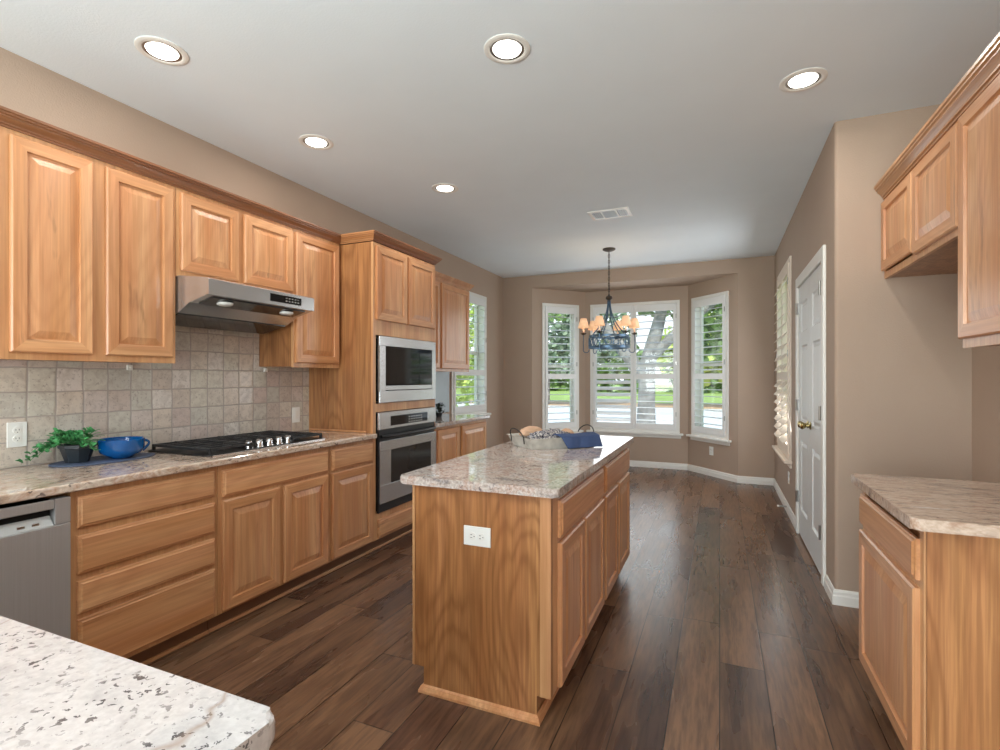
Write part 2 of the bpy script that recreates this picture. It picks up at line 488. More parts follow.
def tag(o, label, cat, group=None, kind=None):
    o['label'] = label
    o['category'] = cat
    if group: o['group'] = group
    if kind: o['kind'] = kind
    return o
def thing(name, label, cat, loc=(0, 0, 0), rz=0.0, group=None):
    o = bpy.data.objects.new(name, None)
    C.objects.link(o)
    o.location = loc
    o.rotation_euler = (0, 0, rz)
    o.empty_display_size = 0.1
    return tag(o, label, cat, group)
def struct(o):
    o['kind'] = 'structure'
    return o
def copy_tree(o, parent=None):
    c = o.copy()
    C.objects.link(c)
    c.parent = parent
    for ch in list(o.children):
        copy_tree(ch, c)
    return c

# ---------------------------------------------------------------- room shell
H = 2.885
XW, XR, XP = -3.06, 0.633, 1.272      # left wall, nook wall, kitchen right wall
YB, YP, YF = -3.0, 3.6, 7.25          # back, pantry wall, far wall
BA, BB, BC, BD = (-2.593, 7.25), (-1.95, 7.956), (-0.426, 7.956), (0.217, 7.25)
T = 0.16

def wall_boxes(mb, L, z0, z1, openings, ext0=0.0, ext1=0.0):
    ops = sorted(openings)
    x = -ext0
    for a, b, c, d in ops:
        mb.box(x, a, 0, T, z0, z1)
        if c > z0: mb.box(a, b, 0, T, z0, c)
        if d < z1: mb.box(a, b, 0, T, d, z1)
        x = b
    mb.box(x, L + ext1, 0, T, z0, z1)

def wall(name, A, B, openings=(), z0=0.0, z1=H, e0=0.0, e1=0.0, mat='paint_wall'):
    L = math.dist(A, B)
    mb = MB()
    wall_boxes(mb, L, z0, z1, openings, e0, e1)
    return struct(mb.build(name, mat, loc=(A[0], A[1], 0), rz=math.atan2(B[1] - A[1], B[0] - A[0])))

W1 = (0.172, 0.825, 0.53, 2.485)
W2 = (0.08, 1.41, 0.53, 2.495)
W3 = (0.09, 0.80, 0.53, 2.495)
WR = (0.52, 1.66, 0.56, 2.52)
WL = (8.57, 9.60, 0.85, 2.495)
DR = (7.25 - 5.08, 7.25 - 3.95, 0.0, 2.155)
cs = 0.03     # casing lap over the wall
def op(w): return (w[0] + cs, w[1] - cs, w[2] + cs, w[3] - cs)

HS = 2.70
wall('wall_left', (XW, YB), (XW, YF), [op(WL)], e0=T, e1=T)
wall('wall_back', (XW, YF), BA)
wall('wall_back_right', BD, (XR, YF))
mbh = MB(); mbh.box(BA[0], BD[0], YF, YF + 0.14, HS, H)
struct(mbh.build('wall_header', 'paint_wall'))
wall('wall_bay_left', BA, BB, [op(W1)], z1=HS)
wall('wall_bay_center', BB, BC, [op(W2)], z1=HS)
wall('wall_bay_right', BC, BD, [op(W3)], z1=HS)
mbs = MB(); mbs.prism([(BA[0], YF + 0.14), (BD[0], YF + 0.14), (BD[0], YF + 0.2), (BC[0] + 0.2, BC[1] + 0.2), (BB[0] - 0.2, BB[1] + 0.2), (BA[0], YF + 0.2)], HS, HS + 0.1)
struct(mbs.build('ceiling_bay', 'paint_wall'))
# nook wall with bullnose corner
rb = 0.022
mb = MB()
wall_boxes(mb, YF - YP - rb, 0, H, [op(WR), DR])
struct(mb.build('wall_right_nook', 'paint_wall', loc=(XR, YF, 0), rz=-PI / 2))
mb = MB()
pts = [(XR + T, YP + T), (XR, YP + T)] + [(XR + rb - rb * math.cos(t * PI / 16), YP + rb - rb * math.sin(t * PI / 16)) for t in range(0, 9)] + [(XR + T, YP)]
pts = [(XR + T, YP + rb), (XR, YP + rb)] + pts[3:-1] + [(XR + rb, YP), (XR + T, YP)]
pp = []
for p in pts:
    if not pp or math.dist(p, pp[-1]) > 1e-4: pp.append(p)
mb.prism(pp, 0, H)
struct(mb.build('wall_corner', 'paint_wall', smooth=True))
mb = MB(); mb.box(XR + T, XP + T, YP, YP + T, 0, H)
struct(mb.build('wall_pantry', 'paint_wall'))
mb = MB(); mb.box(XP, XP + T, YB - T, YP, 0, H)
struct(mb.build('wall_right', 'paint_wall'))
# back wall with the patio opening
mb = MB()
mb.box(XW, -2.9, YB - T, YB, 0, H); mb.box(1.0, XP, YB - T, YB, 0, H); mb.box(-2.9, 1.0, YB - T, YB, 2.72, H)
struct(mb.build('wall_front', 'paint_wall'))
mb = MB()
mb.box(-2.9, 1.0, YB - 0.1, YB - 0.06, 2.64, 2.72); mb.box(-2.9, 1.0, YB - 0.1, YB - 0.06, 0, 0.06)
for x in (-2.9, -1.63, -0.37, 0.94): mb.box(x, x + 0.06, YB - 0.1, YB - 0.06, 0.06, 2.64)
pf = struct(mb.build('window_6', 'white'))
mb = MB(); mb.box(-2.88, 0.98, YB - 0.083, YB - 0.077, 0.06, 2.64); mb.build('pane', 'glass', pf)

mb = MB()
mb.prism([(XW - T, YB - T), (XP + T, YB - T), (XP + T, YP + T), (XR + T, YP + T), (XR + T, YF + T), (BD[0] + .2, YF + .1), (BC[0] + .1, BC[1] + .2), (BB[0] - .1, BB[1] + .2), (BA[0] - .2, YF + .1), (XW - T, YF + T)], -0.1, 0.0)
struct(mb.build('floor', 'floor'))
mb = MB()
mb.prism([(XW - T, YB - T), (XP + T, YB - T), (XP + T, YP + T), (XR + T, YP + T), (XR + T, YF + .14), (XW - T, YF + .14)], H, H + 0.15)
struct(mb.build('ceiling', 'paint_ceiling'))

# baseboards
BP = [(0, 0), (0.016, 0), (0.016, 0.052), (0.011, 0.060), (0.011, 0.076), (0.006, 0.088), (0, 0.090)]
def baseboard(name, runs, mat='white'):
    mb = MB()
    for A, B, o, m0, m1 in runs:
        mb.sweep(BP, (A[0], A[1], 0), (B[0], B[1], 0), o, m0=m0, m1=m1)
    return struct(mb.build(name, mat))
q = math.dist((0, 0), (1, 1))
ang = math.atan2(BB[1] - BA[1], BB[0] - BA[0])
nl = (math.sin(ang), -math.cos(ang)); nr = (-math.sin(ang), -math.cos(ang))
k = math.tan(ang / 2)
baseboard('baseboard_bay', [(BA, BB, nl, -k, -k), (BB, BC, (0, -1), k, -k), (BC, BD, nr, k, k)])
baseboard('baseboard_far_left', [((XW, YF), BA, (0, -1), 1, k)])
baseboard('baseboard_far_right', [(BD, (XR, YF), (0, -1), -k, -1)])
baseboard('baseboard_left', [((XW, 5.27), (XW, YF), (1, 0), 0, -1)])
baseboard('baseboard_nook', [((XR, YF), (XR, 5.165), (-1, 0), 1, 0)])
baseboard('baseboard_pantry', [((XR, 3.845), (XR, YP), (-1, 0), 0, 1), ((XR, YP), (XP, YP), (0, -1), -1, 0)])
baseboard('baseboard_right', [((XP, YP), (XP, 2.73), (-1, 0), 1, 0)])

# ---------------------------------------------------------------- windows and shutters
def louvers(mb, x0, x1, z0, z1, tilt, n, w=0.084, t=0.010, yc=-0.012):
    pitch = (z1 - z0) / n
    for i in range(n):
        zc = z0 + pitch * (i + 0.5)
        r0, r1 = [], []
        for kk in range(10):
            a = 2 * PI * kk / 10
            u, v = math.cos(a) * w / 2, math.sin(a) * t / 2
            y = u * math.cos(tilt) - v * math.sin(tilt)
            z = u * math.sin(tilt) + v * math.cos(tilt)
            r0.append((x0, yc + y, zc + z)); r1.append((x1, yc + y, zc + z))
        mb.rings([r0, r1])

def make_window(idx, A, ang, w, panels, casing_mat, labels, tilts, split_z=(1.33, 1.41), group=None, sill=True, nl_=(9, 7), yc=-0.012, lw=0.084):
    s0, s1, z0, z1 = w
    root = bpy.data.objects.new('window_%d' % idx, None)
    C.objects.link(root)
    root.location = (A[0], A[1], 0); root.rotation_euler = (0, 0, ang)
    struct(root)
    cw = 0.045
    mb = MB()
    mb.box(s0, s0 + cw, -0.018, 0, z0, z1, 0.003); mb.box(s1 - cw, s1, -0.018, 0, z0, z1, 0.003)
    mb.box(s0 + cw, s1 - cw, -0.018, 0, z1 - cw, z1, 0.003); mb.box(s0 + cw, s1 - cw, -0.018, 0, z0, z0 + cw, 0.003)
    # jamb liner
    a, b, c, d = op(w)
    mb.box(a, a + 0.012, 0, T, c, d); mb.box(b - 0.012, b, 0, T, c, d)
    mb.box(a + 0.012, b - 0.012, 0, T, d - 0.012, d); mb.box(a + 0.012, b - 0.012, 0, T, c, c + 0.012)
    mb.build('frame', casing_mat, root)
    if sill:
        mb = MB()
        mb.box(s0 - 0.05, s1 + 0.05, -0.07, 0, z0 - 0.028, z0, 0.006)
        mb.box(s0 - 0.02, s1 + 0.02, -0.018, 0, z0 - 0.075, z0 - 0.028, 0.004)
        mb.build('sill', casing_mat, root)
    # sash and glass
    a += 0.012; b -= 0.012; c += 0.012; d -= 0.012
    mb = MB()
    f = 0.035
    y0, y1 = 0.10, 0.135
    mb.box(a, a + f, y0, y1, c, d); mb.box(b - f, b, y0, y1, c, d)
    mb.box(a + f, b - f, y0, y1, c, c + f); mb.box(a + f, b - f, y0, y1, d - f, d)
    zm = (z0 + z1) / 2 + 0.02
    mb.box(a + f, b - f, y0, y1, zm - 0.02, zm + 0.02)
    mb.build('sash', 'white', root)
    mb = MB(); mb.box(a + f, b - f, 0.115, 0.119, c + f, zm - 0.02); mb.box(a + f, b - f, 0.115, 0.119, zm + 0.02, d - f)
    mb.build('pane', 'glass', root)
    # shutter panels
    i0, i1, j0, j1 = s0 + cw + 0.003, s1 - cw - 0.003, z0 + cw + 0.003, z1 - cw - 0.003
    pw = (i1 - i0) / panels
    zm0, zm1 = split_z
    for k_ in range(panels):
        p0, p1 = i0 + k_ * pw + 0.0015, i0 + (k_ + 1) * pw - 0.0015
        th = thing('plantation_shutter', labels[k_], 'shutter', (A[0] + math.cos(ang) * p0, A[1] + math.sin(ang) * p0, j0), ang, group)
        w_ = p1 - p0
        g = lambda z: z - j0
        st = 0.042
        mb = MB()
        ya, yb = -0.028, -0.001
        mb.box(0, st, ya, yb, 0, j1 - j0, 0.003); mb.box(w_ - st, w_, ya, yb, 0, j1 - j0, 0.003)
        mb.box(st, w_ - st, ya, yb, 0, 0.085, 0.002); mb.box(st, w_ - st, ya, yb, j1 - j0 - 0.10, j1 - j0, 0.002)
        mb.box(st, w_ - st, ya, yb, g(zm0), g(zm1), 0.002)
        mb.build('shutter_frame', casing_mat if casing_mat == 'cream' else 'shutter', th)
        for (la, lb, tl, nn) in ((0.085, g(zm0), tilts[k_][0], nl_[1]), (g(zm1), j1 - j0 - 0.10, tilts[k_][1], nl_[0])):
            mb = MB()
            louvers(mb, st + 0.001, w_ - st - 0.001, la, lb, tl, nn, w=lw, yc=yc)
            lo = mb.build('louvers', casing_mat if casing_mat == 'cream' else 'shutter', th, smooth=True)
        # hinges
        for zz in (0.2, 0.95, 1.65):
            if zz < j1 - j0:
                mb = MB()
                xx = 0.0 if k_ == 0 and panels > 1 else w_
                mb.box(xx - 0.006, xx + 0.006, -0.034, -0.0285, zz, zz + 0.065, 0.001)
                mb.build('hinge', 'nickel', th)
    return root

rd = math.radians
make_window(1, BA, ang, W1, 1, 'white', ['tall narrow white louvered shutter on the left angled bay wall'], [(rd(2), rd(14))])
make_window(2, BB, 0.0, W2, 2, 'white', ['white louvered shutter, left panel of the wide middle bay window, lower slats tilted more', 'white louvered shutter, right panel of the wide middle bay window, thin open slats'],
            [(rd(38), rd(10)), (rd(4), rd(16))])
make_window(3, BC, -ang, W3, 1, 'white', ['tall narrow white louvered shutter on the right angled bay wall'], [(rd(2), rd(14))])
make_window(4, (XR, YF), -PI / 2, WR, 2, 'cream', ['cream louvered shutter beside the far corner, on the wall with the white double doors', 'cream louvered shutter on the side wall, panel next to the white double doors'],
            [(rd(46), rd(50)), (rd(46), rd(50))], yc=-0.030, lw=0.095)
make_window(5, (XW, YB), PI / 2, WL, 1, 'white', ['white louvered shutter over the far desk counter at the left wall'], [(rd(6), rd(10))], split_z=(1.38, 1.46), nl_=(9, 4))

# ---------------------------------------------------------------- double pantry doors
droot = bpy.data.objects.new('door_1', None); C.objects.link(droot); struct(droot)
droot.location = (XR, 5.165, 0); droot.rotation_euler = (0, 0, -PI / 2)      # local x runs towards the camera
DW_ = 5.165 - 3.865
mb = MB()
cp = 0.072
def casing_box(mb, x0, x1, z0, z1):
    mb.box(x0, x1, -0.02, 0, z0, z1, 0.005)
casing_box(mb, 0, cp, 0, 2.215); casing_box(mb, DW_ - cp, DW_, 0, 2.215); casing_box(mb, cp, DW_ - cp, 2.13, 2.215)
mb.box(cp, cp + 0.012, 0, T, 0, 2.13); mb.box(DW_ - cp - 0.012, DW_ - cp, 0, T, 0, 2.13); mb.box(cp, DW_ - cp, 0, T, 2.13, 2.15)
mb.build('frame', 'white', droot)
def door_leaf(x0, x1):
    mb = MB()
    z0, z1 = 0.015, 2.125
    xs = [x0, x0 + 0.11, x1 - 0.11, x1]
    zs = [z0, z0 + 0.22, 0.83, 0.99, 1.62, 1.73, 1.98, z1]
    # stiles and rails
    mb.box(xs[0], xs[1], -0.003, 0.032, z0, z1, 0.001); mb.box(xs[2], xs[3], -0.003, 0.032, z0, z1, 0.001)
    for a, b in ((zs[0], zs[1]), (zs[2], zs[3]), (zs[4], zs[5]), (zs[6], zs[7])):
        mb.box(xs[1], xs[2], -0.003, 0.032, a, b)
    for a, b in ((zs[1], zs[2]), (zs[3], zs[4]), (zs[5], zs[6])):
        rr = []
        for ins, y in ((0, -0.003), (0.012, 0.009), (0.022, 0.009), (0.045, 0.001)):
            rr.append([(xs[1] + ins, y, a + ins), (xs[2] - ins, y, a + ins), (xs[2] - ins, y, b - ins), (xs[1] + ins, y, b - ins)])
        mb.rings(rr, cap0=False)
    return mb.build('door_panel', 'door_white', droot)
xm = DW_ / 2
la = door_leaf(cp + 0.015, xm - 0.002); lb = door_leaf(xm + 0.002, DW_ - cp - 0.015)
for leaf, hx in ((la, cp + 0.010), (lb, DW_ - cp - 0.010)):
    for zz in (0.28, 1.07, 1.90):
        mb = MB(); mb.box(hx - 0.010, hx + 0.010, -0.014, -0.0035, zz, zz + 0.095, 0.001)
        mb.tube([(hx, -0.023, zz), (hx, -0.023, zz + 0.095)], 0.0085, 8)
        mb.build('hinge', 'nickel', leaf)
for leaf, kx in ((la, xm - 0.06), (lb, xm + 0.06)):
    mb = MB()
    pr_ = [(0.0, 0.028), (0.004, 0.03), (0.012, 0.012), (0.03, 0.011), (0.042, 0.022), (0.055, 0.028), (0.068, 0.022), (0.073, 0.006)]
    rs = [[(kx + r * math.cos(2 * PI * i / 16), -0.0035 - y, 0.99 + r * math.sin(2 * PI * i / 16)) for i in range(16)] for y, r in pr_]
    mb.rings(rs)
    mb.build('knob', 'brass', leaf, smooth=True)

# ---------------------------------------------------------------- cabinetry
def raised_door(parent, x0, x1, z0, z1, name='door', fw=0.055, mats=('wood_v', 'wood_h')):
    mb = MB()
    rr = []
    for ins, y in ((0, 0.0), (0, -0.013), (0.006, -0.019), (fw - 0.002, -0.019), (fw + 0.001, -0.008), (fw + 0.006, -0.008), (fw + 0.040, -0.0175)):
        rr.append([(x0 + ins, y, z0 + ins), (x1 - ins, y, z0 + ins), (x1 - ins, y, z1 - ins), (x0 + ins, y, z1 - ins)])
    mb.rings(rr, matfn=lambda a, i: 1 if (i in (0, 2) and a < 5) else 0)
    return mb.build(name, list(mats), parent)
def slab_drawer(parent, x0, x1, z0, z1, name='drawer'):
    mb = MB()
    rr = []
    for ins, y in ((0, 0.0), (0, -0.010), (0.003, -0.013), (0.009, -0.014), (0.014, -0.019)):
        rr.append([(x0 + ins, y, z0 + ins), (x1 - ins, y, z0 + ins), (x1 - ins, y, z1 - ins), (x0 + ins, y, z1 - ins)])
    mb.rings(rr)
    return mb.build(name, 'wood_h', parent)

def base_cabinet(label, loc, rz, w, depth, doors=(), drawers=(), stiles=(), top=0.8935, end_near=False, end_far=False, group=None, rails=()):
    r = thing('base_cabinet', label, 'cabinet', loc, rz, group)
    mb = MB()
    mb.box(0.001, w - 0.001, 0.019, depth, 0.105, top)
    mb.build('body', 'wood_panel', r)
    mb = MB()
    for a, b in ((0, 0.035), (w - 0.035, w)) + tuple(stiles): mb.box(max(a, 0.0005), min(b, w - 0.0005), 0, 0.0188, 0.105, top, 0.001)
    ss = sorted(((0, 0.035), (w - 0.035, w)) + tuple(stiles))
    for (a, b), (c, d) in zip(ss, ss[1:]):
        for z0, z1 in ((0.105, 0.14), (top - 0.03, top)) + tuple(rails): mb.box(b, c, 0.0005, 0.0186, z0, z1)
    mb.build('face_frame', 'wood_frame', r)
    mb = MB()
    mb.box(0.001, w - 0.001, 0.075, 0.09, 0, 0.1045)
    mb.build('toe_kick', 'wood_toe_shaded', r)
    mb = MB(); mb.box(0.001, w - 0.001, 0.058, 0.0745, 0, 0.02, 0.005)
    mb.build('base_shoe', 'wood_h', r)
    for d in drawers: slab_drawer(r, *d)
    for d in doors: raised_door(r, *d)
    return r

def upper_cabinet(label, loc, rz, w, depth, z0, z1, doors, stiles=(), group=None):
    r = thing('wall_cabinet', label, 'cabinet', (loc[0], loc[1], z0), rz, group)
    h = z1 - z0
    mb = MB()
    mb.box(0.001, w - 0.001, 0.019, depth, 0, h)
    mb.build('body', 'wood_panel', r)
    mb = MB()
    ss = sorted(((0, 0.03), (w - 0.03, w)) + tuple(stiles))
    for a, b in ss: mb.box(max(a, 0.0005), min(b, w - 0.0005), 0, 0.0188, -0.006, h, 0.001)
    for (a, b), (c, d) in zip(ss, ss[1:]):
        mb.box(b, c, 0.0005, 0.0186, -0.006, 0.03); mb.box(b, c, 0.0005, 0.0186, h - 0.03, h)
    mb.build('face_frame', 'wood_frame', r)
    for x0, x1, a, b in doors: raised_door(r, x0, x1, a - z0, b - z0)
    return r

XF = -2.42           # face-frame plane of left base run (doors reach -2.40)
XU = -2.73           # uppers
R90 = PI / 2
DEP = -3.055 - XF    # negative
dB = XF + 3.055
# local x = Y - Y0
def LY(y0, *ys): return tuple(y - y0 for y in ys)
# four-drawer base
y0 = 1.215
base_cabinet('light hickory base cabinet with four stacked drawers, beside the steel dishwasher', (XF, y0, 0), R90, 0.662, dB,
             drawers=[(0.022, 0.64, 0.738, 0.868), (0.022, 0.64, 0.548, 0.705), (0.022, 0.64, 0.385, 0.52), (0.022, 0.64, 0.122, 0.362)],
             rails=((0.70, 0.742), (0.515, 0.552), (0.358, 0.39)))
y0 = 1.878
base_cabinet('wide hickory base cabinet with one long drawer front over two doors, under the gas cooktop', (XF, y0, 0), R90, 0.83, dB,
             drawers=[(0.022, 0.812, 0.722, 0.864)],
             doors=[(0.022, 0.400, 0.118, 0.703), (0.436, 0.812, 0.118, 0.703)], stiles=((0.395, 0.44),), rails=((0.695, 0.73),))
y0 = 2.709
base_cabinet('narrow hickory base cabinet with one drawer over one door, left of the wall oven', (XF, y0, 0), R90, 0.474, dB,
             drawers=[(0.02, 0.462, 0.722, 0.864)], doors=[(0.02, 0.462, 0.118, 0.703)], rails=((0.695, 0.73),))
y0 = 4.109
base_cabinet('low two-door hickory cabinet under the far desk counter', (XF, y0, 0), R90, 1.125, dB,
             doors=[(0.03, 0.452, 0.118, 0.862), (0.51, 1.10, 0.118, 0.862)], stiles=((0.455, 0.505),))
# corner base, left of the dishwasher (mostly outside the frame)
base_cabinet('plain hickory corner base cabinet left of the dishwasher', (XF, -0.25, 0), R90, 0.855, dB,
             doors=[(0.40, 0.83, 0.118, 0.862)])

# uppers
y0 = 1.122
upper_cabinet('tall two-door hickory wall cabinet above the green plant', (XU, y0), R90, 0.742, XU + 3.055 - 0.0, 1.437, 2.395,
              [(0.03, 0.335, 1.463, 2.372), (0.392, 0.722, 1.463, 2.372)], stiles=((0.33, 0.40),))
y0 = 1.866
upper_cabinet('short two-door hickory wall cabinet above the range hood', (XU, y0), R90, 0.832, XU + 3.055, 1.915, 2.395,
              [(0.022, 0.388, 1.944, 2.372), (0.43, 0.822, 1.944, 2.372)], stiles=((0.385, 0.435),))
y0 = 2.700
upper_cabinet('narrow one-door hickory wall cabinet between range hood and oven tower', (XU, y0), R90, 0.474, XU + 3.055, 1.432, 2.395,
              [(0.018, 0.455, 1.458, 2.372)])
y0 = 4.109
upper_cabinet('two-door hickory wall cabinet above the far desk, beside the shuttered window', (XU, y0), R90, 1.31, XU + 3.055, 1.425, 2.385,
              [(0.03, 0.60, 1.45, 2.362), (0.64, 1.29, 1.45, 2.362)], stiles=((0.595, 0.645),))

# tall oven tower
y0 = 3.186
tc_ = thing('oven_cabinet', 'full-height hickory tower cabinet holding the microwave and wall oven', 'cabinet', (XF, y0, 0), R90)
tw = 0.921
mb = MB()
mb.box(0, 0.02, 0.02, dB, 0.105, 2.39); mb.box(tw - 0.02, tw, 0.02, dB, 0.105, 2.39)
mb.box(0.02, tw - 0.02, dB - 0.012, dB, 0.105, 2.39)
for z in (0.105, 0.285, 1.105, 1.70, 2.372): mb.box(0.02, tw - 0.02, 0.02, dB - 0.012, z, z + 0.018)
mb.build('body', 'wood_panel', tc_)
mb = MB()
mb.box(0, 0.034, 0, 0.0195, 0.105, 2.39, 0.001); mb.box(tw - 0.022, tw, 0, 0.0195, 0.105, 2.39, 0.001)
for a, b in ((0.105, 0.315), (1.088, 1.153), (1.682, 2.39)): mb.box(0.034, tw - 0.022, 0.0005, 0.019, a, b)
mb.build('face_frame', 'wood_frame', tc_)
raised_door(tc_, 0.03, 0.444, 1.798, 2.366); raised_door(tc_, 0.462, 0.898, 1.798, 2.366)
slab_drawer(tc_, 0.055, 0.895, 0.122, 0.258)
mb = MB(); mb.box(0, tw, 0.075, 0.09, 0, 0.1045); mb.build('toe_kick', 'wood_toe_shaded', tc_)
mb = MB(); mb.box(0, tw, 0.058, 0.0745, 0, 0.02, 0.005); mb.build('base_shoe', 'wood_h', tc_)
mb = MB(); mb.box(-0.016, -0.0003, 0.06, dB - 0.02, 0.9315, 0.945, 0.003)
mb.build('shoe_strip', 'wood_h', tc_)

# crown moulding
CP = [(0.0, 0.0), (0.007, 0.0), (0.007, 0.008), (0.014, 0.010), (0.014, 0.016), (0.024, 0.026), (0.034, 0.034), (0.034, 0.040), (0.042, 0.043), (0.042, 0.050), (0.048, 0.053), (0.048, 0.064), (0.0, 0.064)]
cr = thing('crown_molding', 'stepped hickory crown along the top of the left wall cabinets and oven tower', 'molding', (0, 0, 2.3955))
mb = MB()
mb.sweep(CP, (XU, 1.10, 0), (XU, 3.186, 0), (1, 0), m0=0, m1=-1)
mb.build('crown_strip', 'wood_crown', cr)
mb = MB()
mb.sweep(CP, (XU, 3.186, 0), (XF - 0.0, 3.186, 0), (0, -1), m0=1, m1=1)
mb.build('crown_return', 'wood_crown_x', cr)
mb = MB()
mb.sweep(CP, (XF, 3.186, 0), (XF, 4.107, 0), (1, 0), m0=-1, m1=1)
mb.build('crown_strip', 'wood_crown', cr)
mb = MB()
mb.box(XW + 0.005, XU, 1.122, 3.186, 0, 0.02); mb.box(XW + 0.005, XF, 3.187, 4.107, 0, 0.02)
mb.build('top_board', 'wood_crown', cr)
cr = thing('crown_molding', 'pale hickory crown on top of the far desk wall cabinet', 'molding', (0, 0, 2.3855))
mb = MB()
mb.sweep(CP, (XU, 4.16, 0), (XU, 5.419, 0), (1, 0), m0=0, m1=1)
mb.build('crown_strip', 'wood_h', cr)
mb = MB()
mb.sweep(CP, (XU, 5.419, 0), (XW + 0.005, 5.419, 0), (0, 1), m0=-1, m1=0)
mb.build('crown_return', 'wood_h', cr)

# ---------------------------------------------------------------- countertops
def slab(name, label, poly, z0, z1, mat, bev=0.008):
    mb = MB(); mb.prism(poly, z0, z1, bev)
    return tag(mb.build(name, mat), label, 'countertop')
def rounded(x0, x1, y0, y1, corners, r=0.03):
    out = []
    for i, (cx_, cy_, a0) in enumerate(((x0, y0, 180), (x1, y0, 270), (x1, y1, 0), (x0, y1, 90))):
        if i in corners:
            sx_ = 1 if cx_ == x0 else -1; sy_ = 1 if cy_ == y0 else -1
            for t in range(7):
                a = math.radians(a0 + t * 15)
                out.append((cx_ + sx_ * r + r * math.cos(a), cy_ + sy_ * r + r * math.sin(a)))
        else: out.append((cx_, cy_))
    return out
XC = -2.382
slab('countertop', 'long tan speckled granite counter along the left wall with the cooktop in it', [(XW + 0.002, 0.4925), (XC, 0.4925), (XC, 3.1855), (XW + 0.002, 3.1855)], 0.894, 0.93, 'granite')
slab('countertop', 'short granite desk counter beyond the oven tower at the left wall', rounded(XW + 0.002, XC, 4.108, 5.262, (1,), 0.015), 0.894, 0.93, 'granite_island')
slab('countertop', 'granite peninsula counter with black specks, painted overexposed, in the left foreground', rounded(XW + 0.002, -0.510, -0.3, 0.488, (2,), 0.022), 0.894, 0.93, 'granite_overlit', 0.01)
slab('countertop', 'grey and pink granite top of the kitchen island', rounded(-1.282, -0.562, 1.866, 3.735, (0, 1, 2, 3), 0.02), 0.894, 0.93, 'granite_island')
slab('countertop', 'tan streaked granite counter on the right base cabinet', rounded(0.532, XP - 0.002, 1.905, 2.70, (0, 3), 0.02), 0.894, 0.93, 'granite_cross')

# peninsula base
r = thing('peninsula_cabinet', 'hickory base under the granite peninsula', 'cabinet', (-0.56, 0.46, 0), PI)
mb = MB(); mb.box(0, 1.83, 0.02, 0.70, 0.105, 0.893); mb.box(0.05, 1.8, 0.08, 0.62, 0, 0.105); mb.build('body', 'wood_panel', r)
for i in range(4): raised_door(r, 0.02 + i * 0.455, 0.455 + i * 0.455, 0.12, 0.86).location = (0, 0.02, 0)

# backsplash tiles
mb = MB()
mb.box(XW, XW + 0.010, 0.4925, 3.1855, 0.9305, 1.436)
mb.box(XW, XW + 0.010, 1.865, 2.699, 1.436, 1.914)
tag(mb.build('tile_backsplash', 'tile'), 'square tumbled stone tile backsplash behind the cooktop', 'backsplash')
mb = MB(); mb.box(XW, XW + 0.008, 4.108, 5.52, 0.9305, 1.424)  # thin blue-grey sheet over the wall above the desk counter
tag(mb.build('desk_wall_sheet', 'desk_panel'), 'smooth blue-grey sheet on the wall above the far desk counter', 'backsplash')

# ---------------------------------------------------------------- island
ir = thing('kitchen_island', 'hickory kitchen island with drawers and doors on its right side', 'island', (-0.60, 1.90, 0), R90)
# local x = Y-1.9 ; local y = -(X+0.60)
il = 1.80; iw = 0.63
mb = MB()
mb.box(0.019, il - 0.019, 0.019, iw - 0.002, 0.105, 0.8935)
mb.box(0.019, il - 0.019, 0.065, iw - 0.06, 0.0, 0.105)
mb.build('body', 'wood_frame', ir)
mb = MB()   # near end panel with its toe-kick notches
prof = [(0.0, 0.105), (0.06, 0.105), (0.06, 0.0), (iw - 0.055, 0.0), (iw - 0.055, 0.105), (iw, 0.105), (iw, 0.8935), (0.0, 0.8935)]
mb.rings([[(0.0, y, z) for y, z in prof], [(0.0185, y, z) for y, z in prof]])
mb.build('end_panel', 'wood_panel', ir)
mb = MB()
mb.rings([[(il - 0.0185, y, z) for y, z in prof], [(il, y, z) for y, z in prof]])
mb.build('end_panel', 'wood_panel', ir)
mb = MB()   # corner stile strip
mb.box(-0.006, -0.0002, 0.0, 0.045, 0.106, 0.893, 0.002); mb.build('corner_strip', 'wood_frame', ir)
mb = MB(); mb.box(-0.006, -0.0002, iw - 0.012, iw, 0.106, 0.893, 0.002); mb.build('corner_strip', 'wood_frame', ir)
mb = MB()
for a, b in ((0.019, 0.10), (0.44, 0.50), (0.925, 0.965), (1.34, 1.39), (1.77, 1.7812)): mb.box(a, b, 0.0, 0.0188, 0.105, 0.8935, 0.001)
for z0, z1 in ((0.105, 0.135), (0.685, 0.72), (0.85, 0.8935)): mb.box(0.02, il - 0.02, 0.0005, 0.0186, z0, z1)
mb.build('face_frame', 'wood_frame', ir)
slab_drawer(ir, 0.085, 0.905, 0.708, 0.858); slab_drawer(ir, 0.965, 1.77, 0.708, 0.858)
for a, b in ((0.082, 0.465), (0.488, 0.912), (0.958, 1.33), (1.372, 1.77)): raised_door(ir, a, b, 0.108, 0.688)
mb = MB()
SP = [(0, 0), (0.018, 0), (0.018, 0.010), (0.010, 0.026), (0, 0.030)]
mb.sweep(SP, (0, 0.060, 0), (0, iw - 0.055, 0), (-1, 0), m0=-1, m1=1)
mb.sweep(SP, (0, 0.060, 0), (il, 0.060, 0), (0, -1), m0=-1, m1=1)
mb.sweep(SP, (0, iw - 0.055, 0), (il, iw - 0.055, 0), (0, 1), m0=-1, m1=1)
mb.build('base_shoe', 'wood_h', ir)

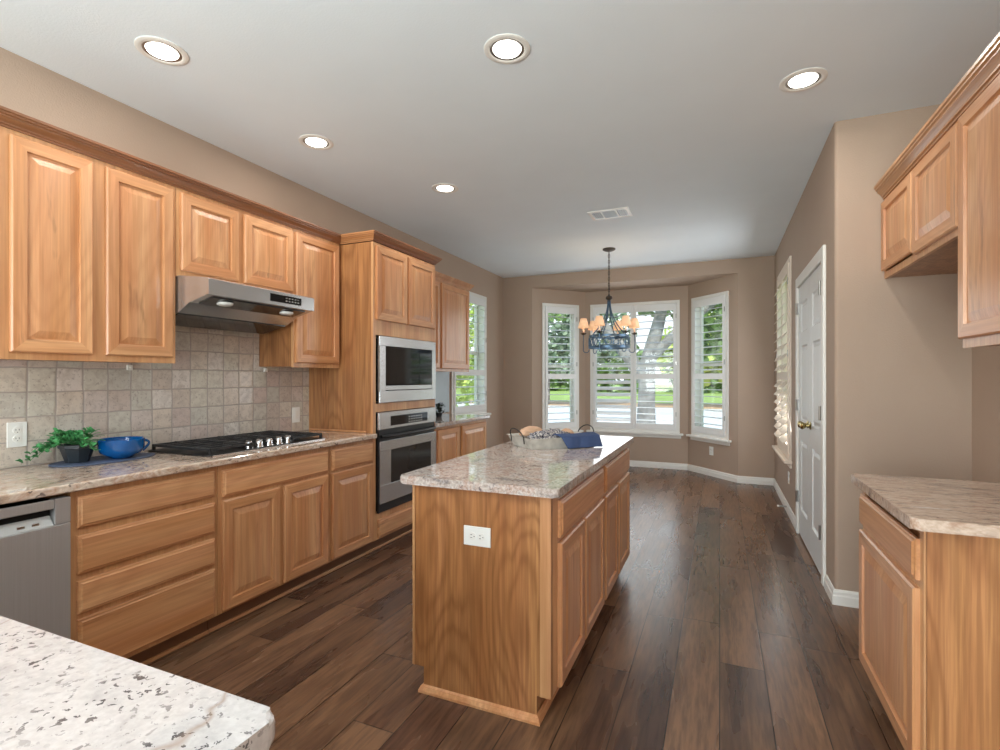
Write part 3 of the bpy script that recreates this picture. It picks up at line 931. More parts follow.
# ---------------------------------------------------------------- right side cabinets
base_cabinet('hickory base cabinet with one drawer over one door, at the right edge', (0.58, 2.70, 0), -R90, 0.73, XP - 0.58 - 0.003,
             drawers=[(0.012, 0.70, 0.715, 0.846)], doors=[(0.012, 0.70, 0.118, 0.69)], rails=((0.685, 0.72),))
mb = MB(); 
rbx = tag(mb.box(0.5855, XP - 0.003, 1.960, 1.9685, 0.0, 0.893).build('end_panel', 'wood_panel'), 'brown-grained end panel of the right base cabinet, facing the camera', 'cabinet panel')
# parent the panel to the cabinet it belongs to
par = [o for o in bpy.data.objects if o.get('label', '').startswith('hickory base cabinet with one drawer over one door, at the right')][0]
bpy.context.view_layer.update()
rbx.parent = par; rbx.matrix_parent_inverse = par.matrix_world.inverted()
del rbx['label']; del rbx['category']

XUR = 0.876
upper_cabinet('short two-door hickory wall cabinet at upper right against the tan wall', (XUR, 3.597), -R90, 1.037, XP - XUR - 0.003, 1.93, 2.385,
              [(0.006, 0.508, 1.968, 2.365), (0.522, 1.03, 1.952, 2.365)], stiles=((0.49, 0.53),))
upper_cabinet('tall hickory wall cabinet at the right edge, lower than its neighbour', (XUR, 2.559), -R90, 0.95, XP - XUR - 0.003, 1.475, 2.385,
              [(0.006, 0.46, 1.505, 2.372), (0.475, 0.94, 1.505, 2.372)], stiles=((0.44, 0.49),))
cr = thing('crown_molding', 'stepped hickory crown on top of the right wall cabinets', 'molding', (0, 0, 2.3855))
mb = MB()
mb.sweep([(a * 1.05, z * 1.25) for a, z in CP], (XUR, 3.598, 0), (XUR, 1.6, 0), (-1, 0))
mb.build('crown_strip', 'wood_crown_lit', cr)
mb = MB(); mb.box(XUR, XP - 0.004, 1.6, 3.597, 0, 0.02); mb.build('top_board', 'wood_crown', cr)

# ---------------------------------------------------------------- dishwasher
dw = thing('dishwasher', 'brushed steel dishwasher with recessed top handle at the left edge', 'dishwasher', (-2.415, 0.612, 0), R90)
w = 0.598
mb = MB(); mb.box(0, w, 0.03, 0.56, 0.10, 0.85); mb.box(0.02, w - 0.02, 0.075, 0.4, 0, 0.10); mb.build('body', 'gap', dw)
mb = MB()   # door skin around the pocket
pz0, pz1, px0, px1 = 0.772, 0.83, 0.055, w - 0.055
mb.box(0, w, -0.012, 0.029, 0.115, pz0, 0.004)
mb.box(0, px0, -0.012, 0.029, pz0, 0.876, 0.004); mb.box(px1, w, -0.012, 0.029, pz0, 0.876, 0.004)
mb.build('door', 'steel_dw', dw)
mb = MB()
mb.box(px0 + 0.001, px1 - 0.001, -0.014, 0.0, 0.838, 0.876, 0.004)
mb.build('handle', 'steel_dw', dw)
mb = MB(); mb.box(px0 + 0.001, px1 - 0.001, 0.018, 0.029, pz0, 0.86); mb.build('pocket', 'gap', dw)
mb = MB()   # slanted control strip
a = [(px0 + 0.002, -0.010, pz0 + 0.001), (px1 - 0.002, -0.010, pz0 + 0.001), (px1 - 0.004, 0.017, pz0 + 0.038), (px0 + 0.004, 0.017, pz0 + 0.038)]
b = [(x, y + 0.002 if i < 2 else y, pz0 + 0.0005 if i < 2 else z - 0.004) for i, (x, y, z) in enumerate(a)]
mb.rings([a, b])
cs_ = mb.build('control_strip', 'strip_metal', dw)
for i in range(8):
    mb = MB()
    x = 0.10 + i * 0.045 + (0.06 if i > 5 else 0)
    y, z = 0.0, pz0 + 0.001 + 10 / 27 * 0.037
    mb.box(x, x + 0.022, y - 0.0035, y - 0.001, z - 0.002, z + 0.006)
    mb.build('button', 'nickel', cs_)

# ---------------------------------------------------------------- wall oven and microwave
ov = thing('wall_oven', 'stainless built-in wall oven below the microwave', 'oven', (-2.42, 3.234, 0), R90)
w = 0.85
mb = MB(); mb.box(0.02, w - 0.02, 0.0, 0.5, 0.32, 1.075); mb.build('body', 'gap', ov)
mb = MB()
mb.box(0, w, -0.022, -0.001, 0.950, 1.083, 0.003)
mb.build('control_panel', 'steel', ov)
mb = MB(); mb.box(0.15, 0.70, -0.0245, -0.0221, 0.972, 1.048, 0.001); dsp = mb.build('display', 'black_gloss', ov)
for i in range(6):
    for j in range(3):
        mb = MB()
        mb.box(0.40 + i * 0.038, 0.416 + i * 0.038, -0.0258, -0.0246, 0.982 + j * 0.021, 0.988 + j * 0.021)
        mb.build('button', 'white', dsp)
mb = MB(); mb.box(0.0, w, -0.008, -0.001, 0.862, 0.9495); mb.box(0, w, -0.015, -0.001, 0.310, 0.376, 0.002); mb.box(-0.004, 0.0, -0.02, -0.0005, 0.310, 0.9495)
mb.build('vent_trim', 'black', ov)
mb = MB()
zz = [(0.0, 0.376), (0, 0.862)]
mb.box(0.004, w - 0.002, -0.028, -0.001, 0.378, 0.52, 0.003); mb.box(0.004, w - 0.002, -0.028, -0.001, 0.782, 0.860, 0.003)
mb.box(0.004, 0.145, -0.028, -0.001, 0.52, 0.782); mb.box(0.755, w - 0.002, -0.028, -0.001, 0.52, 0.782)
dr = mb.build('door', 'steel', ov)
mb = MB(); mb.box(0.145, 0.755, -0.026, -0.002, 0.52, 0.782); mb.build('door_window', 'oven_glass', dr)
mb = MB()
pts = [(0.03 + 0.80 * t / 14, -0.022 - 0.040 * math.sin(PI * t / 14) ** 0.5, 0.895) for t in range(15)]
mb.tube(pts, 0.014, 10); mb.build('handle', 'black', dr, smooth=True)

mw = thing('microwave_oven', 'stainless built-in microwave with dark window above the wall oven', 'microwave', (-2.42, 3.244, 0), R90)
w = 0.842
mb = MB(); mb.box(0.03, w - 0.03, 0.0, 0.45, 1.17, 1.66); mb.build('body', 'gap', mw)
mb = MB()
gx0, gx1, gz0, gz1 = 0.075, w - 0.065, 1.25, 1.600
mb.box(0, w, -0.020, -0.001, 1.157, gz0, 0.003); mb.box(0, w, -0.020, -0.001, gz1, 1.677, 0.003)
mb.box(0, gx0, -0.020, -0.001, gz0, gz1); mb.box(gx1, w, -0.020, -0.001, gz0, gz1)
mb.build('trim_frame', 'steel', mw)
mb = MB(); mb.box(gx0 + 0.004, gx1 - 0.004, -0.017, -0.002, gz0 + 0.045, gz1 - 0.004, 0.002); md = mb.build('door', 'black_gloss', mw)
mb = MB(); mb.box(gx0 + 0.004, gx1 - 0.004, -0.018, -0.002, gz0 + 0.004, gz0 + 0.040, 0.002); mb.build('lower_bar', 'steel', mw)
mb = MB(); mb.box(gx0 + 0.49, gx0 + 0.494, -0.0185, -0.0172, gz0 + 0.05, gz1 - 0.01); mb.build('seam', 'gap', md)

# ---------------------------------------------------------------- range hood
hd = thing('range_hood', 'stainless under-cabinet range hood with black control strip', 'range hood', (-2.48, 1.872, 1.914), R90)
w = 0.764   # local y: 0 at hood front edge, wall at 0.57
mb = MB()
dd = 0.565
# side profile (y, z): sloped shell
prof = [(0.0, -0.122), (0.0, -0.032), (0.02, -0.024), (0.255, -0.0015), (dd, -0.0015), (dd, -0.21), (0.20, -0.245), (0.185, -0.235), (0.185, -0.125)]
prof = [(0.0, -0.118), (0.0, -0.036), (0.012, -0.028), (0.235, -0.0015), (dd, -0.0015), (dd, -0.205), (0.45, -0.252), (0.24, -0.205), (0.15, -0.153), (0.012, -0.118)]
mb.rings([[(0, y, z) for y, z in prof], [(w, y, z) for y, z in prof]])
mb.build('body', 'steel', hd)
mb = MB()
# dark filter on the lower sloping face
sl = lambda y: -0.118 + (y - 0.012) / (0.138) * (-0.035)
a = [(0.05, 0.03, sl(0.03) - 0.001), (w - 0.05, 0.03, sl(0.03) - 0.001), (w - 0.05, 0.142, sl(0.142) - 0.001), (0.05, 0.142, sl(0.142) - 0.001)]
b = [(x, y, z - 0.006) for x, y, z in a]
mb.rings([a, b]); mb.build('light_panel', 'oven_glass', hd)
mb = MB()
fl = lambda y: -0.205 - (y - 0.24) / 0.21 * 0.047
a = [(0.01, 0.245, fl(0.245) - 0.0008), (w - 0.01, 0.245, fl(0.245) - 0.0008), (w - 0.01, 0.445, fl(0.445) - 0.0008), (0.01, 0.445, fl(0.445) - 0.0008)]
mb.rings([a, [(x, y, z - 0.005) for x, y, z in a]]); mb.build('grease_filter', 'oven_glass', hd)
for x in (0.16, w - 0.16):
    mb = MB(); mb.lathe([(0.001, -0.018), (0.03, -0.017), (0.040, -0.012), (0.043, -0.004), (0.043, 0)], (x, 0.08, sl(0.08) - 0.004), 20)
    mb.build('lamp_lens', 'hood_lens', hd, smooth=True)
mb = MB(); mb.box(w - 0.36, w - 0.115, -0.003, -0.0005, -0.098, -0.052, 0.001); ctl = mb.build('control_strip', 'black_gloss', hd)
for i in range(5):
    for za, zb in ((-0.088, -0.080), (-0.070, -0.064)):
        mb = MB(); mb.box(w - 0.245 + i * 0.024, w - 0.232 + i * 0.024, -0.0045, -0.0031, za, zb); mb.build('button', 'nickel', ctl)

# ---------------------------------------------------------------- gas cooktop
ck = thing('gas_cooktop', 'black gas cooktop with cast iron grates and steel knobs', 'cooktop', (-3.015, 1.885, 0.9305))
# local: x 0..0.52 away from wall, y 0..0.88
cw_, cl = 0.52, 0.885
mb = MB(); mb.prism(rounded(0, cw_, 0, cl, (0, 1, 2, 3), 0.03), 0, 0.008, 0.003); mb.build('base_plate', 'black', ck, smooth=True)
mb = MB(); mb.box(cw_ - 0.004, cw_ + 0.006, 0.02, cl - 0.02, 0.0, 0.006, 0.002); mb.build('edge_trim', 'chrome', ck)
def grate(y0, y1, x0=0.02, x1=0.50):
    mb = MB()
    zt = 0.027
    b = 0.006
    for x in (x0, x1 - 2 * b): mb.box(x, x + 2 * b, y0, y1, zt, zt + 0.014, 0.002)
    for y in (y0, y1 - 2 * b): mb.box(x0, x1, y, y + 2 * b, zt, zt + 0.014, 0.002)
    xm_, ym_ = (x0 + x1) / 2, (y0 + y1) / 2
    for xx in (xm_, x0 + (x1 - x0) * 0.17, x0 + (x1 - x0) * 0.83, x0 + (x1 - x0) * 0.33, x0 + (x1 - x0) * 0.67): mb.box(xx - b, xx + b, y0, y1, zt, zt + 0.014, 0.002)
    for cx_ in ((x0 + xm_) / 2, (x1 + xm_) / 2):
        mb.box(cx_ - b / 2 * 1.6, cx_ + b / 2 * 1.6, y0, y0 + (y1 - y0) * 0.36, zt + 0.001, zt + 0.016, 0.002)
        mb.box(cx_ - b / 2 * 1.6, cx_ + b / 2 * 1.6, y1 - (y1 - y0) * 0.36, y1, zt + 0.001, zt + 0.016, 0.002)
    for q_ in (-1, 1):
        xa, xb = (x0, xm_) if q_ < 0 else (xm_, x1)
        mb.box(xa, xa + (xb - xa) * 0.33, ym_ - b, ym_ + b, zt + 0.001, zt + 0.016, 0.002)
        mb.box(xb - (xb - xa) * 0.33, xb, ym_ - b, ym_ + b, zt + 0.001, zt + 0.016, 0.002)
    for x in (x0, x1 - 0.014):
        for y in (y0, y1 - 0.014): mb.box(x, x + 0.014, y, y + 0.014, 0.0085, zt + 0.002)
    mb.build('grate', 'iron', ck)
grate(0.02, 0.295); grate(0.30, 0.585, x1=0.42); grate(0.59, 0.865)
for x, y, r_ in ((0.14, 0.157, 0.045), (0.37, 0.157, 0.035), (0.21, 0.4425, 0.06), (0.14, 0.727, 0.035), (0.37, 0.727, 0.045)):
    mb = MB(); mb.lathe([(r_ * 1.15, 0), (r_ * 1.1, 0.008), (r_ * 0.8, 0.010), (r_, 0.014), (r_ * 0.95, 0.021), (0.001, 0.022)], (x, y, 0.0082), 20)
    mb.build('burner', 'iron', ck, smooth=True)
for i in range(5):
    mb = MB()
    c_ = (0.468, 0.295 + i * 0.074, 0.0085)
    mb.lathe([(0.025, 0), (0.024, 0.006), (0.020, 0.008), (0.019, 0.032), (0.016, 0.036), (0.001, 0.0365)], c_, 16)
    mb.box(c_[0] - 0.02, c_[0] + 0.02, c_[1] - 0.005, c_[1] + 0.005, 0.040, 0.052, 0.002)
    mb.build('knob', 'chrome', ck, smooth=True)

# ---------------------------------------------------------------- items on the left counter
mb = MB(); mb.lathe([(0.97, 0.0), (1.0, 0.003), (1.0, 0.006), (0.9, 0.006), (0.001, 0.0055)], (0, 0, 0), 48, sx=0.145, sy=0.235)
o = mb.build('serving_plate', 'slate_blue', smooth=True, loc=(-2.90, 1.612, 0.9303))
tag(o, 'oval slate-blue platter flat on the left counter', 'platter')
pt = thing('potted_plant', 'small trailing green plant in a black pot on the oval platter', 'plant', (-2.925, 1.500, 0.9368))
mb = MB()
n_ = 8
def sq(r_, z): return [(r_ * math.cos(2 * PI * (i + 0.5) / n_) * 1.08, r_ * math.sin(2 * PI * (i + 0.5) / n_) * 1.08, z) for i in range(n_)]
mb.rings([sq(0.044, 0), sq(0.064, 0.070), sq(0.070, 0.072), sq(0.072, 0.088), sq(0.066, 0.089), sq(0.062, 0.080)])
mb.build('pot', 'pot', pt)
mb = MB(); mb.lathe([(0.058, 0.079), (0.03, 0.085), (0.001, 0.086)], (0, 0, 0), 12); mb.build('soil', 'soil', pt)
mb = MB(); ml = MB()
def leafq(mb, p, d, size, up=Vector((0, 0, 1))):
    d = d.normalized()
    s_ = d.cross(up)
    if s_.length < 0.01: s_ = Vector((1, 0, 0))
    s_.normalize()
    nn = s_.cross(d).normalized()
    pts = [(0, 0, 0), (0.3, 0.42, 0.06), (0.7, 0.40, 0.08), (1.0, 0.0, -0.02), (0.7, -0.40, 0.08), (0.3, -0.42, 0.06)]
    vs = [mb.bm.verts.new(p + (d * a + s_ * b + nn * c) * size) for a, b, c in pts]
    mid = mb.bm.verts.new(p + (d * 0.5 + nn * -0.02) * size)
    for i in range(6): mb.bm.faces.new((vs[i], vs[(i + 1) % 6], mid))
for i in range(46):
    a = random.uniform(0, 2 * PI)
    if i < 4: a = math.radians(-100) + random.uniform(-0.3, 0.3)
    if i in (4, 5, 6): a = math.radians(75) + random.uniform(-0.3, 0.3)
    ln = random.uniform(0.07, 0.15) + (0.05 if i < 4 else 0)
    el = random.uniform(0.25, 1.3) if i >= 4 else random.uniform(0.3, 0.6)
    p = Vector((0.02 * math.cos(a), 0.02 * math.sin(a), 0.088))
    vel = Vector((math.cos(a) * math.cos(el) * (0.5 if math.cos(a) < 0 else 1), math.sin(a) * math.cos(el), math.sin(el)))
    pts_ = []
    for k_ in range(7):
        pts_.append(p.copy())
        p = p + vel * ln / 6
        vel.z -= (0.26 if i < 4 else 0.16)
        if k_ > 0:
            for q_ in (-1, 1):
                dirn = Vector((vel.x + q_ * -vel.y * 0.8 + random.uniform(-.3, .3), vel.y + q_ * vel.x * 0.8 + random.uniform(-.3, .3), random.uniform(-0.1, 0.6)))
                if p.x > -0.115 and p.y < 0.028 and p.z > 0.02: leafq(ml, p, dirn, random.uniform(0.020, 0.032), Vector((random.uniform(-.2, 1), random.uniform(-.5, .5), 0.5)).normalized())
    mb.tube(pts_, 0.0013, 5)
mb.build('stems', 'leaf', pt)
ml.build('leaves', 'leaf', pt)

bw = thing('soup_cup', 'large glossy blue handled cup on the oval platter', 'cup', (-2.866, 1.668, 0.9368))
mb = MB()
mb.lathe([(0.045, 0.0), (0.05, 0.004), (0.062, 0.012), (0.090, 0.030), (0.100, 0.052), (0.102, 0.092), (0.103, 0.097), (0.100, 0.100), (0.095, 0.096), (0.093, 0.060), (0.082, 0.038), (0.055, 0.016), (0.001, 0.012)], (0, 0, 0), 40)
mb.build('bowl', 'blue_glaze', bw, smooth=True)
mb = MB()
mb.tube([(0.02 + 0, 0.095 + 0.033 * math.sin(PI * t / 12) , 0.085 - 0.055 * t / 12 + 0.008 * math.sin(PI * t / 12)) for t in range(13)], [0.006 + 0.002 * abs(t - 6) / 6 for t in range(13)], 10)
mb.build('handle', 'blue_glaze', bw, smooth=True)

# ---------------------------------------------------------------- tray on the island
tr_rz = math.radians(48)
ty = thing('metal_tray', 'rectangular metal serving tray with wire handles on the island', 'tray', (-0.962, 3.069, 0.9303), tr_rz)
lx, ly, hh = 0.235, 0.155, 0.062
mb = MB()
def rect(a, b, z): return [(-a, -b, z), (a, -b, z), (a, b, z), (-a, b, z)]
mb.rings([rect(lx - 0.03, ly - 0.02, 0), rect(lx, ly, hh), rect(lx + 0.008, ly + 0.008, hh + 0.002), rect(lx + 0.006, ly + 0.006, hh + 0.004), rect(lx - 0.004, ly - 0.004, hh), rect(lx - 0.033, ly - 0.023, 0.005)])
mb.build('tray_body', 'galv', ty)
for s_ in (-1, 1):
    mb = MB()
    mb.tube([(s_ * (lx + 0.008), -0.085, 0.03)] + [(s_ * (lx + 0.012 + 0.02 * math.sin(PI * t / 14)), -0.085 * math.cos(PI * t / 14), hh + 0.005 + 0.05 * math.sin(PI * t / 14)) for t in range(15)] + [(s_ * (lx + 0.008), 0.085, 0.03)], 0.0035, 8)
    mb.build('handle', 'black', ty, smooth=True)
TM = Matrix.Translation((-0.962, 3.069, 0.9303)) @ Matrix.Rotation(tr_rz, 4, 'Z')
def wl(x, y, z): return tuple(TM @ Vector((x, y, z)))
def lump(rx, ry, rz_, sub=4, amp=0.12, fr=6, flat=0.0):
    mb = MB()
    bmesh.ops.create_icosphere(mb.bm, subdivisions=sub, radius=1)
    for v in mb.bm.verts:
        k_ = 1 + amp * noise.noise(v.co * fr * 0.4)
        v.co = Vector((v.co.x * rx * k_, v.co.y * ry * k_, max(v.co.z, -0.45) * rz_ * k_))
    return mb
o = lump(0.090, 0.045, 0.040, amp=0.12).build('bread_loaf', 'bread', smooth=True, loc=wl(-0.10, 0.088, 0.076), rz=tr_rz + 0.2)
tag(o, 'rounded tan bread loaf at the back of the metal tray', 'bread')
o = lump(0.15, 0.075, 0.062, amp=0.3, fr=11).build('kitchen_towel', 'speck_cloth', smooth=True, loc=wl(-0.045, -0.045, 0.042), rz=tr_rz)
tag(o, 'crumpled dark speckled towel lying in the metal tray', 'towel')
o = lump(0.05, 0.045, 0.045, amp=0.15).build('bread_roll', 'bread', smooth=True, loc=wl(0.135, 0.045, 0.050), rz=tr_rz)
tag(o, 'small pinkish bread roll beside the blue napkin in the tray', 'bread')
# napkin draped over the camera-side rim
mb = MB()
NX, NY = 22, 20
gridv = []
for j in range(NY + 1):
    row = []
    for i in range(NX + 1):
        u = i / NX; v = j / NY
        x = -0.055 + 0.29 * u + 0.045 * v * (1 - u) * 1.0
        s_ = v * 0.175
        if s_ < 0.07:
            y = -ly + 0.055 - s_; z = hh + 0.02 + 0.002 * math.sin(u * 9)
            z -= 0.012 * (s_ / 0.07) ** 2
        else:
            q_ = s_ - 0.07
            y = -ly - 0.015 - q_ * 0.28 ; z = hh + 0.008 - q_ * 0.62
        y += 0.004 * math.sin(u * 14 + v * 3) * v
        row.append(mb.bm.verts.new((x, y, max(z, 0.002) )))
    gridv.append(row)
for j in range(NY):
    for i in range(NX): mb.bm.faces.new((gridv[j][i], gridv[j][i + 1], gridv[j + 1][i + 1], gridv[j + 1][i]))
o = mb.build('napkin', 'napkin', smooth=True, loc=wl(0, 0, 0), rz=tr_rz)
sm_ = o.modifiers.new('thick', 'SOLIDIFY'); sm_.thickness = 0.003
tag(o, 'blue cloth napkin draped over the near rim of the metal tray', 'napkin')

# small dark plant on desk counter
o = thing('desk_plant', 'small dark leafy plant on the far desk counter', 'plant', (-2.78, 4.80, 0.9303))
mb = MB(); mb.lathe([(0.03, 0), (0.04, 0.04), (0.042, 0.045), (0.036, 0.045), (0.001, 0.04)], (0, 0, 0), 16); mb.build('pot', 'pot', o, smooth=True)
ml = MB()
for i in range(90):
    a = random.uniform(0, 2 * PI); zz_ = random.uniform(0.04, 0.14); rr_ = random.uniform(0, 0.07) * (1.2 - zz_ * 4)
    leafq(ml, Vector((rr_ * math.cos(a), rr_ * math.sin(a), zz_)), Vector((math.cos(a), math.sin(a), random.uniform(0, 1.2))), 0.03)
ml.build('leaves', 'leaf_dark', o)

# ---------------------------------------------------------------- outlets
def outlet(label, loc, rot, w_=0.075, h_=0.118, horizontal=False, kind='duplex', group=None):
    """plate in local xz plane, facing -y"""
    r = thing('wall_outlet' if kind == 'duplex' else 'light_switch', label, 'outlet' if kind == 'duplex' else 'switch', loc, rot, group)
    mb = MB(); mb.box(-w_ / 2, w_ / 2, -0.006, -0.0003, -h_ / 2, h_ / 2, 0.002); mb.build('cover_plate', 'outlet', r)
    if kind == 'duplex':
        for s_ in (-1, 1):
            cx_, cz_ = (s_ * 0.02, 0) if horizontal else (0, s_ * 0.02)
            mb = MB()
            rs = [[(cx_ + 0.0165 * math.cos(2 * PI * i / 20), -y, cz_ + 0.0165 * math.sin(2 * PI * i / 20)) for i in range(20)] for y in (0.006, 0.0085)]
            mb.rings(rs)
            sk = mb.build('socket', 'white', r)
            mb = MB()
            for a, b in ((-0.006, 0.003), (0.006, 0.003)):
                if horizontal: mb.box(cx_ - b - 0.005, cx_ - b + 0.003, -0.0092, -0.0084, cz_ + a - 0.001, cz_ + a + 0.001)
                else: mb.box(cx_ + a - 0.001, cx_ + a + 0.001, -0.0092, -0.0084, cz_ + b - 0.004, cz_ + b + 0.004)
            if horizontal: mb.box(cx_ + 0.007, cx_ + 0.0105, -0.0092, -0.0084, cz_ - 0.0018, cz_ + 0.0018)
            else: mb.box(cx_ - 0.0018, cx_ + 0.0018, -0.0092, -0.0084, cz_ - 0.0105, cz_ - 0.007)
            mb.build('slots', 'outlet_dark', sk)
    else:
        mb = MB(); mb.box(-0.016, 0.016, -0.009, -0.0055, -0.032, 0.032, 0.001); mb.build('rocker', 'white', r)
    return r
outlet('white wall outlet on the tiles left of the green plant', (XW + 0.010, 1.315, 1.085), R90)
outlet('white switch plate on the tiles just left of the oven tower', (XW + 0.010, 3.045, 1.062), R90, kind='switch')
outlet('white sideways outlet on the end panel of the island', (-0.918, 1.90, 0.70), 0, 0.122, 0.08, horizontal=True)
pB = (BC[0] + math.cos(ang) * 0.48, BC[1] - math.sin(ang) * 0.48)
outlet('white outlet low on the right angled bay wall', (pB[0], pB[1], 0.345), -ang, group=None)
outlet('white outlet low on the wall left of the double doors', (XR, 5.80, 0.36), -R90)
for yy, lb_ in ((1.80, 'tiny white clip under the wall cabinet left of the hood'), (2.735, 'tiny white clip under the narrow wall cabinet right of the hood')):
    mb = MB(); mb.box(0, 0.012, 0, 0.03, 0, 0.03, 0.003); mb.lathe([(0.006, 0), (0.006, 0.005), (0.001, 0.006)], (0.014, 0.015, 0.012), 10)
    tag(mb.build('cable_clip', 'white', loc=(XW + 0.0105, yy, 1.395)), lb_, 'clip')
# door stop
ds = thing('door_stop', 'small spring door stop on the nook baseboard near the double doors', 'door stop', (XR - 0.0163, 5.84, 0.06))
mb = MB(); mb.tube([(-0.0, 0, 0), (-0.07, 0, 0)], 0.007, 10); mb.build('spring', 'nickel', ds)
mb = MB(); mb.tube([(-0.0705, 0, 0), (-0.085, 0, 0)], 0.010, 10); mb.build('rubber_tip', 'white', ds)

# ---------------------------------------------------------------- recessed ceiling lights
def can(label, x, y, power):
    r = thing('recessed_light', label, 'ceiling light', (x, y, H), 0, 'recessed ceiling lights')
    mb = MB(); mb.lathe([(0.082, -0.0005), (0.108, -0.0005), (0.108, -0.004), (0.100, -0.007), (0.086, -0.007), (0.080, -0.004)], (0, 0, 0), 36, cap0=False, cap1=False)
    mb.bm.verts.ensure_lookup_table()
    # close the ring
    k_ = 36
    vs = list(mb.bm.verts)
    for i in range(k_): mb.bm.faces.new((vs[i], vs[(i + 1) % k_], vs[5 * k_ + (i + 1) % k_], vs[5 * k_ + i]))
    mb.build('trim_ring', 'white', r, smooth=True)
    mb = MB(); mb.lathe([(0.0795, -0.001), (0.0795, -0.004), (0.070, -0.0045), (0.0665, -0.002)], (0, 0, 0), 36, cap0=False, cap1=False)
    mb.build('baffle', 'nickel', r, smooth=True)
    mb = MB(); mb.lathe([(0.066, -0.0015), (0.064, -0.006), (0.05, -0.010), (0.001, -0.011)], (0, 0, 0), 32, cap0=False)
    mb.build('lens', 'lamp_glow', r, smooth=True)
    l = light('can_lamp', 'AREA', (0, 0, -0.013), (0, 0, 0), power, (1.0, 0.95, 0.88), shape='DISK', size=0.12)
    l.parent = r
    return r
CANP = 5
can('recessed light nearest the left wall, above the tall cabinet over the plant', -2.40, 1.575, CANP)
can('recessed light above the range hood, second along the left wall', -2.41, 2.58, CANP)
can('recessed light near the oven tower, farthest along the left wall', -2.04, 3.62, CANP)
can('recessed light at top centre, above the near end of the island', -0.91, 2.20, CANP)
can('recessed light at upper right, beside the tan pantry corner', 0.394, 3.03, CANP)

# ceiling vent
vt = thing('ceiling_vent', 'white rectangular air vent on the ceiling before the chandelier', 'vent', (-0.94, 4.79, H), 0)
mb = MB()
a_, b_ = 0.185, 0.13
for x0, x1, y0, y1 in ((-a_, a_, -b_, -b_ + 0.03), (-a_, a_, b_ - 0.03, b_), (-a_, -a_ + 0.03, -b_ + 0.03, b_ - 0.03), (a_ - 0.03, a_, -b_ + 0.03, b_ - 0.03), (-0.075, -0.06, -b_ + .03, b_ - .03), (0.06, 0.075, -b_ + .03, b_ - .03)):
    mb.box(x0, x1, y0, y1, -0.009, -0.0005)
mb.build('frame', 'white', vt)
mb = MB(); mb.box(-a_ + 0.028, a_ - 0.028, -b_ + 0.028, b_ - 0.028, -0.002, -0.0004); mb.build('opening', 'vent_dark', vt)
mb = MB()
for i in range(9): mb.box(-0.058, 0.058, -0.094 + i * 0.0225, -0.087 + i * 0.0225, -0.008, -0.0022)
for s_ in (-1, 1):
    for i in range(4): mb.box(s_ * (0.09 + i * 0.018) - 0.003, s_ * (0.09 + i * 0.018) + 0.003, -0.098, 0.098, -0.008, -0.0022)
mb.build('slats', 'nickel', vt)

# ---------------------------------------------------------------- chandelier
cx0, cy0 = -1.21, 6.10
ch = thing('chandelier', 'iron chandelier with amber shades hanging before the bay window', 'chandelier', (cx0, cy0, 0))
mb = MB(); mb.lathe([(0.075, H - 0.0005), (0.075, H - 0.012), (0.05, H - 0.026), (0.012, H - 0.034), (0.001, H - 0.036)], (0, 0, 0), 24)
mb.build('canopy', 'bronze', ch, smooth=True)
mb = MB()
zc = H - 0.034
k_ = 0
while zc > 2.33:
    pts_ = []
    for t in range(11):
        a = 2 * PI * t / 10
        u, v = 0.009 * math.cos(a), 0.022 * math.sin(a)
        pts_.append((u, 0, zc - 0.018 + v) if k_ % 2 else (0, u, zc - 0.018 + v))
    mb.tube(pts_, 0.0042, 6)
    zc -= 0.034; k_ += 1
mb.build('chain', 'bronze', ch)
mb = MB(); mb.lathe([(0.001, 2.345), (0.012, 2.34), (0.016, 2.325), (0.034, 2.318), (0.042, 2.30), (0.036, 2.285), (0.018, 2.275), (0.018, 2.25), (0.001, 2.245)], (0, 0, 0), 20)
mb.build('hub', 'bronze', ch, smooth=True)
RZ0 = 1.80
